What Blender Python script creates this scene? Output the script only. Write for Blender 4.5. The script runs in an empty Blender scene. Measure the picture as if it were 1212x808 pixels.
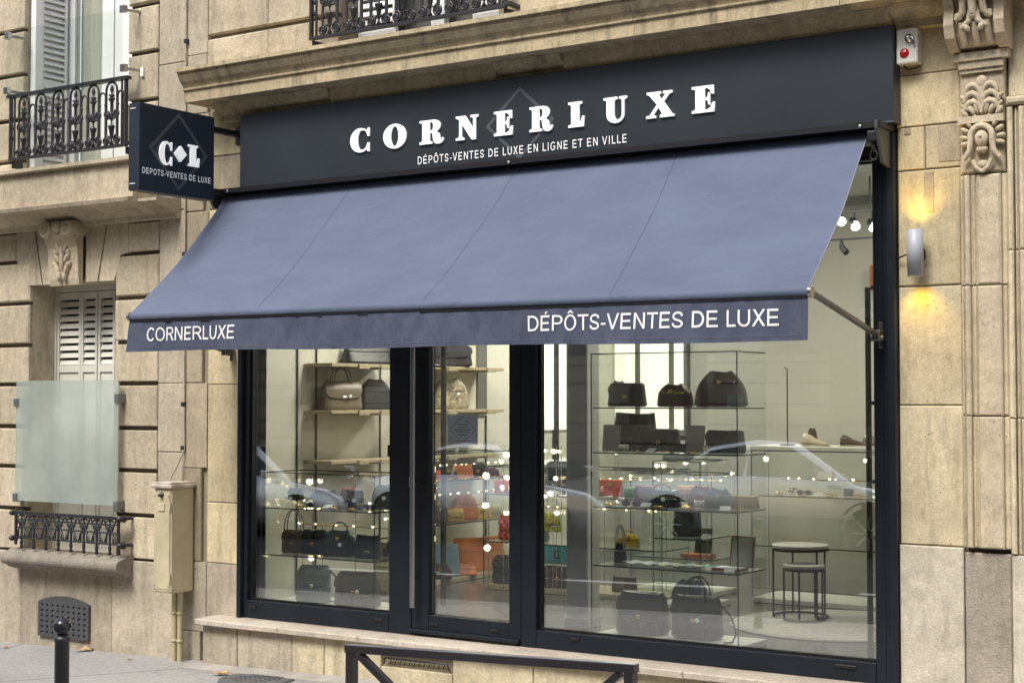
import bpy, math, random
from mathutils import Vector
R = math.radians; PI = math.pi
random.seed(11)
scn = bpy.context.scene
COL = scn.collection
# ------------------------------------------------------------------ camera, sky, sun, exposure
cd = bpy.data.cameras.new('camera'); cam = bpy.data.objects.new('camera', cd); COL.objects.link(cam)
cam.location = (5.016, -7.4365, 1.643)
cam.rotation_euler = (R(90 + 2.161), 0, R(34.0))
cd.sensor_width = 36; cd.lens = 36 * 1855 / 1212; cd.clip_start = 0.1; cd.clip_end = 500
scn.camera = cam
SUN_EL, SUN_AZ = 54, 183
w = bpy.data.worlds.new('World'); scn.world = w; w.use_nodes = True
wn = w.node_tree; bg = wn.nodes['Background']
sky = wn.nodes.new('ShaderNodeTexSky'); sky.sky_type = 'NISHITA'; sky.sun_disc = False
sky.sun_elevation = R(SUN_EL); sky.sun_rotation = R(SUN_AZ); sky.dust_density = 3.0; sky.air_density = 1.0
hs = wn.nodes.new('ShaderNodeHueSaturation'); hs.inputs['Saturation'].default_value = 0.45
wn.links.new(sky.outputs[0], hs.inputs['Color']); wn.links.new(hs.outputs[0], bg.inputs[0]); bg.inputs[1].default_value = 0.125
sl = bpy.data.lights.new('sun', 'SUN'); sl.energy = 1.5; sl.angle = R(20); sl.color = (1, .955, .87)
so = bpy.data.objects.new('sun', sl); COL.objects.link(so)
sd = Vector((math.sin(R(SUN_AZ)) * math.cos(R(SUN_EL)), math.cos(R(SUN_AZ)) * math.cos(R(SUN_EL)), math.sin(R(SUN_EL))))
so.rotation_euler = sd.to_track_quat('Z', 'Y').to_euler(); so.location = (0, -8, 20)
scn.view_settings.view_transform = 'Standard'; scn.view_settings.look = 'None'
scn.view_settings.exposure = 1.1; scn.view_settings.gamma = 1; scn.view_settings.use_curve_mapping = False
scn.cycles.transparent_max_bounces = 32; scn.cycles.max_bounces = 8
scn.cycles.caustics_reflective = False; scn.cycles.caustics_refractive = False

# ------------------------------------------------------------------ materials
MATS = {}
def nodes(name):
    m = bpy.data.materials.new(name); m.use_nodes = True
    nt = m.node_tree; return m, nt, nt.nodes['Principled BSDF']
def N(nt, t, **k):
    n = nt.nodes.new(t)
    for a, v in k.items():
        if a in n.inputs: n.inputs[a].default_value = v
        else: setattr(n, a, v)
    return n
def mixc(nt, fac, a, b, blend='MIX'):
    n = nt.nodes.new('ShaderNodeMix'); n.data_type = 'RGBA'; n.blend_type = blend
    for i, v in ((0, fac), (6, a), (7, b)):
        if hasattr(v, 'links') or isinstance(v, bpy.types.NodeSocket): nt.links.new(v, n.inputs[i])
        elif isinstance(v, (int, float)): n.inputs[i].default_value = v
        else: n.inputs[i].default_value = (*v, 1)
    return n.outputs[2]
def ramp(nt, src, p):
    n = nt.nodes.new('ShaderNodeValToRGB'); e = n.color_ramp.elements
    e[0].position, e[1].position = p[0][0], p[1][0]
    e[0].color = (*[p[0][1]] * 3, 1); e[1].color = (*[p[1][1]] * 3, 1)
    nt.links.new(src, n.inputs[0]); return n.outputs[0]
def noise(nt, scale, detail=4, rough=.6, vec=None, stretch=None):
    n = nt.nodes.new('ShaderNodeTexNoise'); n.inputs['Scale'].default_value = scale
    n.inputs['Detail'].default_value = detail; n.inputs['Roughness'].default_value = rough
    tc = nt.nodes.new('ShaderNodeTexCoord'); mp = nt.nodes.new('ShaderNodeMapping')
    if stretch: mp.inputs['Scale'].default_value = stretch
    nt.links.new(tc.outputs['Object'], mp.inputs[0]); nt.links.new(mp.outputs[0], n.inputs['Vector'])
    return n.outputs['Fac']
def bump(nt, bs, src, strength, dist):
    b = nt.nodes.new('ShaderNodeBump'); b.inputs['Strength'].default_value = strength; b.inputs['Distance'].default_value = dist
    nt.links.new(src, b.inputs['Height']); nt.links.new(b.outputs[0], bs.inputs['Normal']); return b
def plain(name, c, rough=.5, metal=0, var=.12, bmp=0, bscale=60, emit=0, coat=0, spec=None, stretch=None, vs=4):
    if name in MATS: return MATS[name]
    m, nt, bs = nodes(name)
    if var:
        f = ramp(nt, noise(nt, vs, 5, stretch=stretch), ((.3, 0), (.7, 1)))
        o = mixc(nt, f, [x * (1 - var) for x in c], [min(1, x * (1 + var)) for x in c]); nt.links.new(o, bs.inputs['Base Color'])
    else: bs.inputs['Base Color'].default_value = (*c, 1)
    bs.inputs['Roughness'].default_value = rough; bs.inputs['Metallic'].default_value = metal
    if spec is not None: bs.inputs['Specular IOR Level'].default_value = spec
    if coat: bs.inputs['Coat Weight'].default_value = coat
    if emit: bs.inputs['Emission Color'].default_value = (*c, 1); bs.inputs['Emission Strength'].default_value = emit
    if bmp: bump(nt, bs, noise(nt, bscale, 6, .65), bmp, .004)
    MATS[name] = m; return m
def stone(name, c, c2, dirt=(.15, .118, .08), dirtamt=.5, rough=.9, bmp=.5, rnd=.16, streak=.5, pit=.0):
    m, nt, bs = nodes(name)
    oi = nt.nodes.new('ShaderNodeObjectInfo')
    big = ramp(nt, noise(nt, 1.7, 6, .65), ((.35, 0), (.68, 1)))
    col = mixc(nt, big, c, c2)
    mr = nt.nodes.new('ShaderNodeMapRange'); nt.links.new(oi.outputs['Random'], mr.inputs[0])
    mr.inputs[3].default_value = 1 - rnd * 1.25; mr.inputs[4].default_value = 1 + rnd * .75
    comb = nt.nodes.new('ShaderNodeCombineColor')
    for i in range(3): nt.links.new(mr.outputs[0], comb.inputs[i])
    col = mixc(nt, 1.0, col, comb.outputs[0], 'MULTIPLY')
    st = ramp(nt, noise(nt, 5, 6, .7, stretch=(2.2, 2.2, .35)), ((.5, 0), (.74, streak)))
    col = mixc(nt, st, col, dirt)
    bl = ramp(nt, noise(nt, 9, 8, .75), ((.56, 0), (.78, dirtamt)))
    col = mixc(nt, bl, col, [x * 1.3 for x in dirt])
    lt = ramp(nt, noise(nt, 4.3, 7, .7, stretch=(1, 1, .8)), ((.6, 0), (.75, .35)))
    col = mixc(nt, lt, col, [min(.62, x * 1.45 + .04) for x in c])
    for sc_, lo, hi, stx in ((110, .80, 1.10, None), (24, .86, 1.12, None), (13, .94, 1.05, (2.0, 2.0, .3)), (3.2, .85, 1.12, (1, 1, 1.3)), (52, .88, 1.10, None)):
        fine = ramp(nt, noise(nt, sc_, 6, .72, stretch=stx), ((.32, lo), (.68, hi)))
        col = mixc(nt, 1.0, col, fine, 'MULTIPLY')
    vp = nt.nodes.new('ShaderNodeTexVoronoi'); vp.inputs['Scale'].default_value = 38; tcp = nt.nodes.new('ShaderNodeTexCoord'); nt.links.new(tcp.outputs['Object'], vp.inputs['Vector'])
    pm = nt.nodes.new('ShaderNodeMath'); pm.operation = 'MULTIPLY'
    nt.links.new(ramp(nt, vp.outputs['Distance'], ((.10, 1), (.2, 0))), pm.inputs[0]); nt.links.new(ramp(nt, noise(nt, 7, 3), ((.55, 0), (.62, .75))), pm.inputs[1])
    col = mixc(nt, pm.outputs[0], col, [x * .8 for x in dirt])
    nt.links.new(col, bs.inputs['Base Color'])
    bs.inputs['Roughness'].default_value = rough; bs.inputs['Specular IOR Level'].default_value = .25
    ad = nt.nodes.new('ShaderNodeMath'); ad.operation = 'ADD'
    nt.links.new(noise(nt, 95, 5, .7), ad.inputs[0]); nt.links.new(noise(nt, 14, 6, .7), ad.inputs[1])
    h = ad.outputs[0]
    if pit:
        v = nt.nodes.new('ShaderNodeTexVoronoi'); v.inputs['Scale'].default_value = 45
        tc = nt.nodes.new('ShaderNodeTexCoord'); nt.links.new(tc.outputs['Object'], v.inputs['Vector'])
        a2 = nt.nodes.new('ShaderNodeMath'); a2.operation = 'MULTIPLY_ADD'; a2.inputs[1].default_value = pit
        nt.links.new(v.outputs['Distance'], a2.inputs[0]); nt.links.new(h, a2.inputs[2]); h = a2.outputs[0]
    bump(nt, bs, h, bmp, .006)
    MATS[name] = m; return m
def glass(name, tint=(.93, .96, .94), ior=1.5, boost=1.0, rough=0.0):
    m = bpy.data.materials.new(name); m.use_nodes = True; nt = m.node_tree; nt.nodes.clear()
    out = nt.nodes.new('ShaderNodeOutputMaterial'); mx = nt.nodes.new('ShaderNodeMixShader')
    tr = nt.nodes.new('ShaderNodeBsdfTransparent'); tr.inputs[0].default_value = (*tint, 1)
    gl = nt.nodes.new('ShaderNodeBsdfGlossy'); gl.inputs['Roughness'].default_value = rough; gl.inputs[0].default_value = (1, 1, 1, 1)
    lw = nt.nodes.new('ShaderNodeLayerWeight'); lw.inputs[0].default_value = .5
    pw = nt.nodes.new('ShaderNodeMath'); pw.operation = 'POWER'; pw.inputs[1].default_value = 5
    f0 = ((ior - 1) / (ior + 1)) ** 2 * boost
    mu = nt.nodes.new('ShaderNodeMath'); mu.operation = 'MULTIPLY_ADD'; mu.inputs[1].default_value = 1 - f0; mu.inputs[2].default_value = f0; mu.use_clamp = True
    nt.links.new(lw.outputs['Facing'], pw.inputs[0]); nt.links.new(pw.outputs[0], mu.inputs[0]); nt.links.new(mu.outputs[0], mx.inputs[0])
    nt.links.new(tr.outputs[0], mx.inputs[1]); nt.links.new(gl.outputs[0], mx.inputs[2]); nt.links.new(mx.outputs[0], out.inputs[0])
    MATS[name] = m; return m
S_left = stone('stone_left', (.60, .515, .375), (.49, .42, .31), streak=.5, dirtamt=.5, rnd=.13)
S_pier = stone('stone_pier', (.54, .47, .36), (.43, .375, .29), streak=.5, dirtamt=.6, rnd=.14)
S_plinth = stone('stone_plinth', (.40, .35, .27), (.51, .445, .345), streak=.5, dirtamt=.65, rnd=.1)
S_yel = stone('stone_yellow', (.68, .575, .365), (.56, .475, .31), streak=.45, dirtamt=.45, rnd=.15)
S_ylo = stone('stone_yellow_weathered', (.54, .465, .32), (.65, .565, .39), streak=.5, dirtamt=.5, rnd=.12)
S_brn = stone('stone_brown', (.43, .365, .26), (.34, .29, .21), streak=.45, dirtamt=.6, rnd=.15)
S_pale = stone('stone_pale', (.66, .60, .49), (.56, .50, .40), streak=.4, dirtamt=.35, rnd=.06)
S_rough = stone('stone_rough', (.42, .37, .30), (.34, .30, .24), streak=.2, dirtamt=.7, bmp=.8, rnd=.05, pit=.35)
S_carve = stone('stone_carved', (.60, .51, .365), (.48, .41, .295), streak=.3, dirtamt=.5, rnd=.03, bmp=.3)
S_corn = stone('stone_cornice', (.60, .49, .31), (.48, .40, .255), streak=.8, dirtamt=.4, rnd=.07, dirt=(.12, .10, .08))
S_marble = stone('marble_ledge', (.60, .53, .45), (.48, .41, .34), dirt=(.22, .16, .12), streak=.3, dirtamt=.5, rough=.55, bmp=.15, rnd=.05)
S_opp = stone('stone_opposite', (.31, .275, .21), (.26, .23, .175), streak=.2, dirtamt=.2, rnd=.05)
JOINT = plain('joint_mortar', (.13, .108, .08), .95, bmp=.4); JOINT2 = plain('shop_joint_mortar', (.27, .23, .17), .95, bmp=.4)
DARKGROOVE = plain('groove_stone', (.11, .085, .06), .95, bmp=.4)
def asphalt(name, c, c2, sc=260, cr=True):
    m, nt, bs = nodes(name)
    a = ramp(nt, noise(nt, .9, 6, .65), ((.35, 0), (.7, 1))); col = mixc(nt, a, c, c2)
    g = ramp(nt, noise(nt, sc, 3, .75), ((.34, .5), (.68, 1.4)))
    g2 = ramp(nt, noise(nt, 26, 8, .75), ((.32, .78), (.68, 1.15))); col = mixc(nt, 1., col, g2, 'MULTIPLY'); col = mixc(nt, 1., col, g, 'MULTIPLY')
    d = ramp(nt, noise(nt, 3.1, 8, .75), ((.58, 0), (.75, .45))); col = mixc(nt, d, col, [x * .55 for x in c])
    v = nt.nodes.new('ShaderNodeTexVoronoi'); v.feature = 'DISTANCE_TO_EDGE'; v.inputs['Scale'].default_value = .55
    tc = nt.nodes.new('ShaderNodeTexCoord'); nt.links.new(tc.outputs['Object'], v.inputs['Vector'])
    if cr:
        k = ramp(nt, v.outputs['Distance'], ((.002, .55), (.012, 0))); col = mixc(nt, k, col, [x * .35 for x in c])
    vg = nt.nodes.new('ShaderNodeTexVoronoi'); vg.inputs['Scale'].default_value = 5.5; nt.links.new(tc.outputs['Object'], vg.inputs['Vector'])
    col = mixc(nt, ramp(nt, vg.outputs['Distance'], ((.05, .6), (.085, 0))), col, [x * .35 for x in c])
    nt.links.new(col, bs.inputs['Base Color']); bs.inputs['Roughness'].default_value = .85
    bump(nt, bs, noise(nt, sc * .7, 4, .7), .6, .005)
    MATS[name] = m; return m
ASPH_P = asphalt('asphalt_pavement', (.30, .29, .285), (.37, .36, .35))
ASPH_R = asphalt('asphalt_road', (.042, .042, .044), (.062, .062, .064))
KERB = stone('granite_kerb', (.33, .33, .33), (.26, .26, .26), rnd=.1)
FRAME = plain('dark_frame_paint', (.011, .0155, .022), .45, var=.2, bmp=.05, spec=.25)
FASC = plain('fascia_paint', (.028, .035, .042), .40, var=.12, bmp=.03, bscale=200, spec=.3, vs=1.5)
BLADE = plain('blade_sign_paint', (.019, .028, .042), .42, var=.15, spec=.35)
DIAM = plain('diamond_print', (.065, .078, .088), .5, var=0)
BLACK = plain('black_metal', (.008, .008, .010), .45, var=0)
IRON = plain('cast_iron_paint', (.022, .022, .026), .42, var=.3, bmp=.2)
STEEL = plain('brushed_steel', (.42, .41, .40), .28, metal=1, var=.1)
GALV = plain('galvanised_arm', (.16, .16, .17), .38, metal=.8, var=.1)
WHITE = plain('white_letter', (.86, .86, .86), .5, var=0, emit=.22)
PRINT = plain('white_print', (.82, .82, .82), .6, var=0)
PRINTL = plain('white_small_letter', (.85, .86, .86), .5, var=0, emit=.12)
WPAINT = plain('white_window_paint', (.82, .83, .82), .45, var=.06)
SHUT = plain('shutter_paint', (.66, .65, .58), .5, var=.1)
DGREY = plain('dark_gap', (.03, .03, .028), .8, var=0)
BOXP = plain('beige_box_paint', (.50, .44, .29), .45, var=.22, bmp=.1, bscale=12)
PIPEP = plain('beige_pipe', (.47, .40, .24), .5, var=.15)
CREAM = plain('cream_wall', (.69, .68, .60), .8, var=.03)
PART = plain('partition_wall', (.70, .70, .63), .8, var=.03)
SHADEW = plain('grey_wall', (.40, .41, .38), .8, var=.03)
CEIL = plain('ceiling_paint', (.62, .62, .58), .9, var=.02)
WOOD = plain('light_oak', (.46, .39, .26), .5, var=.15, stretch=(1, 12, 1))
LITP = plain('lit_panel', (.93, .97, .82), .5, var=0, emit=.42)
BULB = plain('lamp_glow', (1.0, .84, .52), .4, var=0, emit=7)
SPOTL = plain('spot_glow', (.95, .98, 1.0), .4, var=0, emit=14)
RED = plain('red_lens', (.35, .01, .015), .2, var=0)
CURT = plain('net_curtain', (.44, .43, .37), .8, var=.2, stretch=(8, 8, .3))
TILE = plain('table_top', (.55, .54, .50), .35, var=.1)
RUGM = plain('rug_pile', (.40, .40, .36), .95, var=.2, bmp=.8, bscale=200, vs=40)
LEAF = plain('dry_leaf', (.50, .33, .13), .8, var=.3, vs=12)
SILVER = plain('silver_car_paint', (.92, .94, .96), .22, metal=.75, var=0, coat=.6)
GREYC = plain('grey_car_paint', (.33, .35, .38), .3, metal=.35, var=0, coat=.6)
CARGL = plain('car_window', (.05, .06, .06), .05, var=0)
TYRE = plain('tyre_rubber', (.02, .02, .02), .8, var=0)
SILL = stone('sill_stone', (.24, .215, .18), (.30, .27, .22), streak=.2, dirtamt=.7, rnd=.0, bmp=.7)
FLOOR = plain('shop_floor', (.08, .076, .07), .22, var=.25, vs=2.5)
FLOORT = FLOOR
G_shop = glass('shop_glass', (.94, .955, .94), 1.7, 2.8)
G_in = glass('cabinet_glass', (.975, .985, .975), 1.45, .8)
G_guard = glass('guard_glass', (.94, .965, .955), 1.5, 1.1)
G_edge = plain('glass_edge', (.02, .045, .035), .2, var=0)
def frosted():
    m, nt, bs = nodes('frosted_glass')
    f = ramp(nt, noise(nt, 2.2, 5, .6, stretch=(1, 1, .7)), ((.3, 0), (.7, 1)))
    nt.links.new(mixc(nt, f, (.30, .36, .33), (.52, .58, .53)), bs.inputs['Base Color'])
    bs.inputs['Roughness'].default_value = .35; bs.inputs['Alpha'].default_value = .5
    return m
G_frost = frosted()
def fabric():
    m, nt, bs = nodes('awning_fabric')
    f = ramp(nt, noise(nt, 2.0, 6, .6, stretch=(1, 1.6, 1.6)), ((.3, 0), (.72, 1)))
    c = mixc(nt, f, (.058, .078, .136), (.086, .110, .182))
    g = ramp(nt, noise(nt, 7, 6, .7, stretch=(1.5, .5, .5)), ((.62, 0), (.8, .25))); c = mixc(nt, g, c, (.115, .14, .225))
    nt.links.new(c, bs.inputs['Base Color']); bs.inputs['Roughness'].default_value = .75
    bs.inputs['Sheen Weight'].default_value = .35; bs.inputs['Sheen Roughness'].default_value = .5
    b1 = bump(nt, bs, noise(nt, 5, 4, .5, stretch=(1, 2, 2)), .35, .03); b2 = bump(nt, bs, noise(nt, 420, 2, .5), .25, .002); nt.links.new(b1.outputs[0], b2.inputs['Normal'])
    return m
FAB = fabric()
def valm():  # same cloth as the awning; the upright valance's shade is put into the colour
    m, nt, bs = nodes('shaded_valance_fabric')
    f = ramp(nt, noise(nt, 9, 6, .7, stretch=(1, 1, .5)), ((.3, 0), (.72, 1)))
    c = mixc(nt, f, (.040, .049, .084), (.070, .083, .130))
    nt.links.new(c, bs.inputs['Base Color']); bs.inputs['Roughness'].default_value = .8
    bump(nt, bs, noise(nt, 8, 5, .6, stretch=(1.4, 1, .5)), .7, .03)
    return m
VAL_SHADED = valm()

# ------------------------------------------------------------------ mesh builder
class MB:
    def __init__(s): s.v = []; s.f = []; s.sm = []; s.mi = []; s.m = 0
    def add(s, vs, fs, smooth=False):
        b = len(s.v); s.v += [tuple(p) for p in vs]
        for f in fs: s.f.append([i + b for i in f]); s.sm.append(smooth); s.mi.append(s.m)
        return s
    def box(s, x0, x1, y0, y1, z0, z1):
        vs = [(x0, y0, z0), (x1, y0, z0), (x1, y1, z0), (x0, y1, z0), (x0, y0, z1), (x1, y0, z1), (x1, y1, z1), (x0, y1, z1)]
        return s.add(vs, [(0, 3, 2, 1), (4, 5, 6, 7), (0, 1, 5, 4), (1, 2, 6, 5), (2, 3, 7, 6), (3, 0, 4, 7)])
    def cbox(s, x0, x1, y0, y1, z0, z1, c=.004):
        # box with chamfered edges all round the front (y0) and verticals
        def ring(y, i): return [(x0 + i, y, z0 + i), (x1 - i, y, z0 + i), (x1 - i, y, z1 - i), (x0 + i, y, z1 - i)]
        vs = ring(y0, c) + ring(y0 + c, 0) + ring(y1, 0)
        fs = [(0, 1, 2, 3)]
        for k in (0, 4):
            for i in range(4):
                j = (i + 1) % 4; fs.append((k + i, k + 4 + i, k + 4 + j, k + j))
        fs.append((11, 10, 9, 8)); return s.add(vs, fs)
    def bbox(s, x0, x1, y0, y1, z0, z1, c=.006):
        # fully chamfered box
        vs = []; 
        def r(z, i): return [(x0 + i, y0, z), (x1 - i, y0, z), (x1, y0 + i, z), (x1, y1 - i, z), (x1 - i, y1, z), (x0 + i, y1, z), (x0, y1 - i, z), (x0, y0 + i, z)]
        def q(z, i): return [(x0 + i, y0 + i * .5, z), (x1 - i, y0 + i * .5, z), (x1 - i * .5, y0 + i, z), (x1 - i * .5, y1 - i, z), (x1 - i, y1 - i * .5, z), (x0 + i, y1 - i * .5, z), (x0 + i * .5, y1 - i, z), (x0 + i * .5, y0 + i, z)]
        rs = [q(z0, c), r(z0 + c, c), r(z1 - c, c), q(z1, c)]
        for x in rs: vs += x
        fs = [tuple(range(7, -1, -1)), tuple(range(24, 32))]
        for k in range(3):
            for i in range(8):
                j = (i + 1) % 8; fs.append((k * 8 + i, k * 8 + j, k * 8 + 8 + j, k * 8 + 8 + i))
        return s.add(vs, fs)
    def prism(s, poly, y0, y1, axis='y'):
        # poly: list of (a, z); extruded along y (axis='y') or x (axis='x', poly is (y,z)) or z (poly is (x,y))
        n = len(poly)
        f = {'y': lambda p, t: (p[0], t, p[1]), 'x': lambda p, t: (t, p[0], p[1]), 'z': lambda p, t: (p[0], p[1], t)}[axis]
        vs = [f(p, y0) for p in poly] + [f(p, y1) for p in poly]
        fs = [tuple(range(n)), tuple(range(2 * n - 1, n - 1, -1))] + [(i, i + n, (i + 1) % n + n, (i + 1) % n) for i in range(n)]
        return s.add(vs, fs)
    def tube(s, pts, r, n=8, closed=False, smooth=True):
        P = [Vector(p) for p in pts]; m = len(P); vs = []; 
        rr = r if isinstance(r, (list, tuple)) else [r] * m
        up = None
        for i, p in enumerate(P):
            a = P[i - 1] if (i or closed) else p; b = P[(i + 1) % m] if (i < m - 1 or closed) else p
            t = (b - a).normalized()
            if up is None:
                up = Vector((0, 0, 1)) if abs(t.z) < .9 else Vector((1, 0, 0))
            u = (up - t * up.dot(t))
            if u.length < 1e-5: u = t.orthogonal()
            u.normalize(); v = t.cross(u); up = u
            for k in range(n):
                a_ = 2 * PI * k / n; vs.append(p + (u * math.cos(a_) + v * math.sin(a_)) * rr[i])
        fs = []
        for i in range(m if closed else m - 1):
            j = (i + 1) % m
            for k in range(n):
                l = (k + 1) % n; fs.append((i * n + k, i * n + l, j * n + l, j * n + k))
        s.add(vs, fs, smooth)
        if not closed: s.add(vs[:n], [tuple(range(n - 1, -1, -1))]); s.add(vs[-n:], [tuple(range(n))])
        return s
    def lathe(s, prof, c=(0, 0, 0), n=12, axis='z', smooth=True):
        vs = []
        for r, h in prof:
            for k in range(n):
                a = 2 * PI * k / n; x, y = r * math.cos(a), r * math.sin(a)
                p = (x, y, h) if axis == 'z' else ((x, h, y) if axis == 'y' else (h, x, y))
                vs.append((c[0] + p[0], c[1] + p[1], c[2] + p[2]))
        fs = []
        for i in range(len(prof) - 1):
            for k in range(n):
                l = (k + 1) % n; fs.append((i * n + k, i * n + l, (i + 1) * n + l, (i + 1) * n + k))
        s.add(vs, fs, smooth)
        m = len(prof)
        s.add(vs[:n], [tuple(range(n))]); s.add(vs[-n:], [tuple(range(n))]); return s
    def ell(s, c, r, rot=0, n=10, m=6, tilt=0):
        # ellipsoid in the xz plane rotated by rot about y
        vs = []; ca, sa = math.cos(rot), math.sin(rot)
        for i in range(m + 1):
            t = PI * i / m
            for k in range(n):
                a = 2 * PI * k / n
                x, y, z = r[0] * math.sin(t) * math.cos(a), r[1] * math.sin(t) * math.sin(a), r[2] * math.cos(t)
                vs.append((c[0] + x * ca + z * sa, c[1] + y, c[2] - x * sa + z * ca))
        fs = [(i * n + k, i * n + (k + 1) % n, (i + 1) * n + (k + 1) % n, (i + 1) * n + k) for i in range(m) for k in range(n)]
        return s.add(vs, fs, True)
    def build(s, name, mat, parent=None, shift=True):
        me = bpy.data.meshes.new(name)
        off = Vector((0, 0, 0))
        if parent is not None and shift:
            p = parent
            while p is not None: off += p.location; p = p.parent
        me.from_pydata([tuple(Vector(v) - off) for v in s.v], [], s.f)
        for m in (mat if isinstance(mat, (list, tuple)) else [mat]): me.materials.append(m)
        me.polygons.foreach_set('use_smooth', s.sm); me.polygons.foreach_set('material_index', s.mi)
        me.update()
        o = bpy.data.objects.new(name, me); COL.objects.link(o)
        if parent is not None: o.parent = parent
        return o
def tag(o, label, cat, group=None):
    o['label'] = label; o['category'] = cat
    if group: o['group'] = group
    return o
def thing(name, label, cat, loc=(0, 0, 0), group=None, rz=0):
    o = bpy.data.objects.new(name, None); COL.objects.link(o); o.location = loc; o.rotation_euler = (0, 0, rz)
    o.empty_display_size = .1
    return tag(o, label, cat, group)
def struct(o): o['kind'] = 'structure'; return o
def copy_part(o, parent=None, loc=None):
    c = o.copy(); COL.objects.link(c); c.parent = parent if parent is not None else o.parent
    if loc is not None: c.location = loc
    return c
def gz(x, y=0): return .023 * x + .012 * min(0, y + 0.0)      # pavement height (it falls to the left and to the kerb)

# ------------------------------------------------------------------ ground
XL, XR = -60, 60
def sheet(name, y0, y1, dz, mat, nx=2):
    mb = MB(); mb.add([(XL, y0, gz(XL, y0) + dz), (XR, y0, gz(XR, y0) + dz), (XR, y1, gz(XR, y1) + dz), (XL, y1, gz(XL, y1) + dz)], [(0, 1, 2, 3)])
    return struct(mb.build(name, mat))
KY = -3.75
sheet('pavement', KY + .3, .25, 0, ASPH_P)
OY = -12.3
mb = MB(); mb.add([(-90, -80, gz(-60, -12) - .29), (90, -80, gz(60, -12) - .29), (90, 40, gz(60, -12) - 1.5), (-90, 40, gz(-60, -12) - 1.5)], [(0, 1, 2, 3)])
mb = MB(); mb.add([(-400, -400, -3.2), (400, -400, -3.2), (400, 400, -3.2), (-400, 400, -3.2)], [(0, 1, 2, 3)]); struct(mb.build('ground', ASPH_R))
def road_z(x, y): return gz(x, KY) - .13
mb = MB(); mb.add([(XL, OY, road_z(XL, 0)), (XR, OY, road_z(XR, 0)), (XR, KY, road_z(XR, 0)), (XL, KY, road_z(XL, 0))], [(0, 1, 2, 3)]); struct(mb.build('road', ASPH_R))
mb = MB(); mb.add([(XL, -14.2, road_z(XL, 0) + .14), (XR, -14.2, road_z(XR, 0) + .14), (XR, OY - .3, road_z(XR, 0) + .13), (XL, OY - .3, road_z(XL, 0) + .13)], [(0, 1, 2, 3)]); struct(mb.build('pavement_opposite', ASPH_P))
kr = thing('kerb', 'grey granite kerb stones along the near pavement edge', 'kerb'); 
kr['kind'] = 'structure'; del kr['label']; del kr['category']
for side in (0, 1):
    for i in range(-12, 14):
        x0 = i * 1.0; x1 = x0 + .99
        mb = MB(); ya, yb = (KY, KY + .3) if side == 0 else (OY - .3, OY)
        za, zb = road_z(x0, 0) - .1, road_z(x1, 0) - .1; t = .1 + .135
        mb.add([(x0, ya, za), (x1, ya, zb), (x1, yb, zb), (x0, yb, za), (x0, ya, za + t), (x1, ya, zb + t), (x1, yb, zb + t), (x0, yb, za + t)],
               [(0, 3, 2, 1), (4, 5, 6, 7), (0, 1, 5, 4), (1, 2, 6, 5), (2, 3, 7, 6), (3, 0, 4, 7)])
        mb.build('kerb_stone', KERB, kr)
rm = struct(bpy.data.objects.new('road_marking', None)); COL.objects.link(rm)
for i in range(-8, 6):
    x0 = i * 3.3 - .6; x1 = x0 + 1.9; e = .004
    mb = MB(); mb.add([(x0, -6.75, road_z(x0, 0) + e), (x1, -6.75, road_z(x1, 0) + e), (x1, -6.6, road_z(x1, 0) + e), (x0, -6.6, road_z(x0, 0) + e)], [(0, 1, 2, 3)])
    mb.build('dash', plain('road_paint', (.7, .7, .68), .7, var=.15), rm)

# ------------------------------------------------------------------ left building
LB = thing('apartment_building', 'beige rusticated stone house with iron window balconies left of the shop', 'building', (-3.75, 0, 0))
SB = thing('shop_building', 'yellowish stone building with moulded cornice that holds the dark shop front', 'building', (0.1, 0, 0))
def blk(x0, x1, z0, z1, mat, parent, y=0, d=.03, c=.004, g=.002, name='stone_block', jit=.0015):
    mb = MB(); yy = y + random.uniform(-jit, jit)
    gq = g * random.uniform(.6, 1.5); mb.cbox(x0 + gq, x1 - g, yy, y + d, z0 + g, z1 - gq, c * random.uniform(.7, 1.8))
    return mb.build(name, mat, parent)
# core walls behind the stones, with real openings
W = MB()
def wall(mb, x0, x1, z0, z1, y0=.028, y1=.5): mb.box(x0, x1, y0, y1, z0, z1)
wall(W, -9, -4.215, -.4, 3.2); wall(W, -3.305, -2.64, -.4, 3.2); wall(W, -4.215, -3.305, -.4, .50); wall(W, -4.215, -3.305, 2.50, 3.2)
wall(W, -9, -4.305, 3.2, 8); wall(W, -3.195, -2.64, 3.2, 8); wall(W, -4.305, -3.195, 5.6, 8)
W.build('wall', JOINT, LB)
rows = [.56, .865, 1.167, 1.455, 1.76, 2.043, 2.347, 2.65]
for (a, b) in zip(rows, rows[1:]):
    for (x0, x1) in ((-9, -6.6), (-6.6, -5.45), (-5.45, -4.21), (-3.31, -2.885)):
        blk(x0, x1, a + .012, b - .012, S_left, LB, y=-.004, d=.036, c=.006)
for (x0, x1) in ((-9, -6.6), (-6.6, -5.2), (-5.2, -4.36), (-3.18, -2.885)):
    blk(x0, x1, 2.662, 2.86, S_left, LB, y=-.004, d=.036, c=.006)
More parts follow.
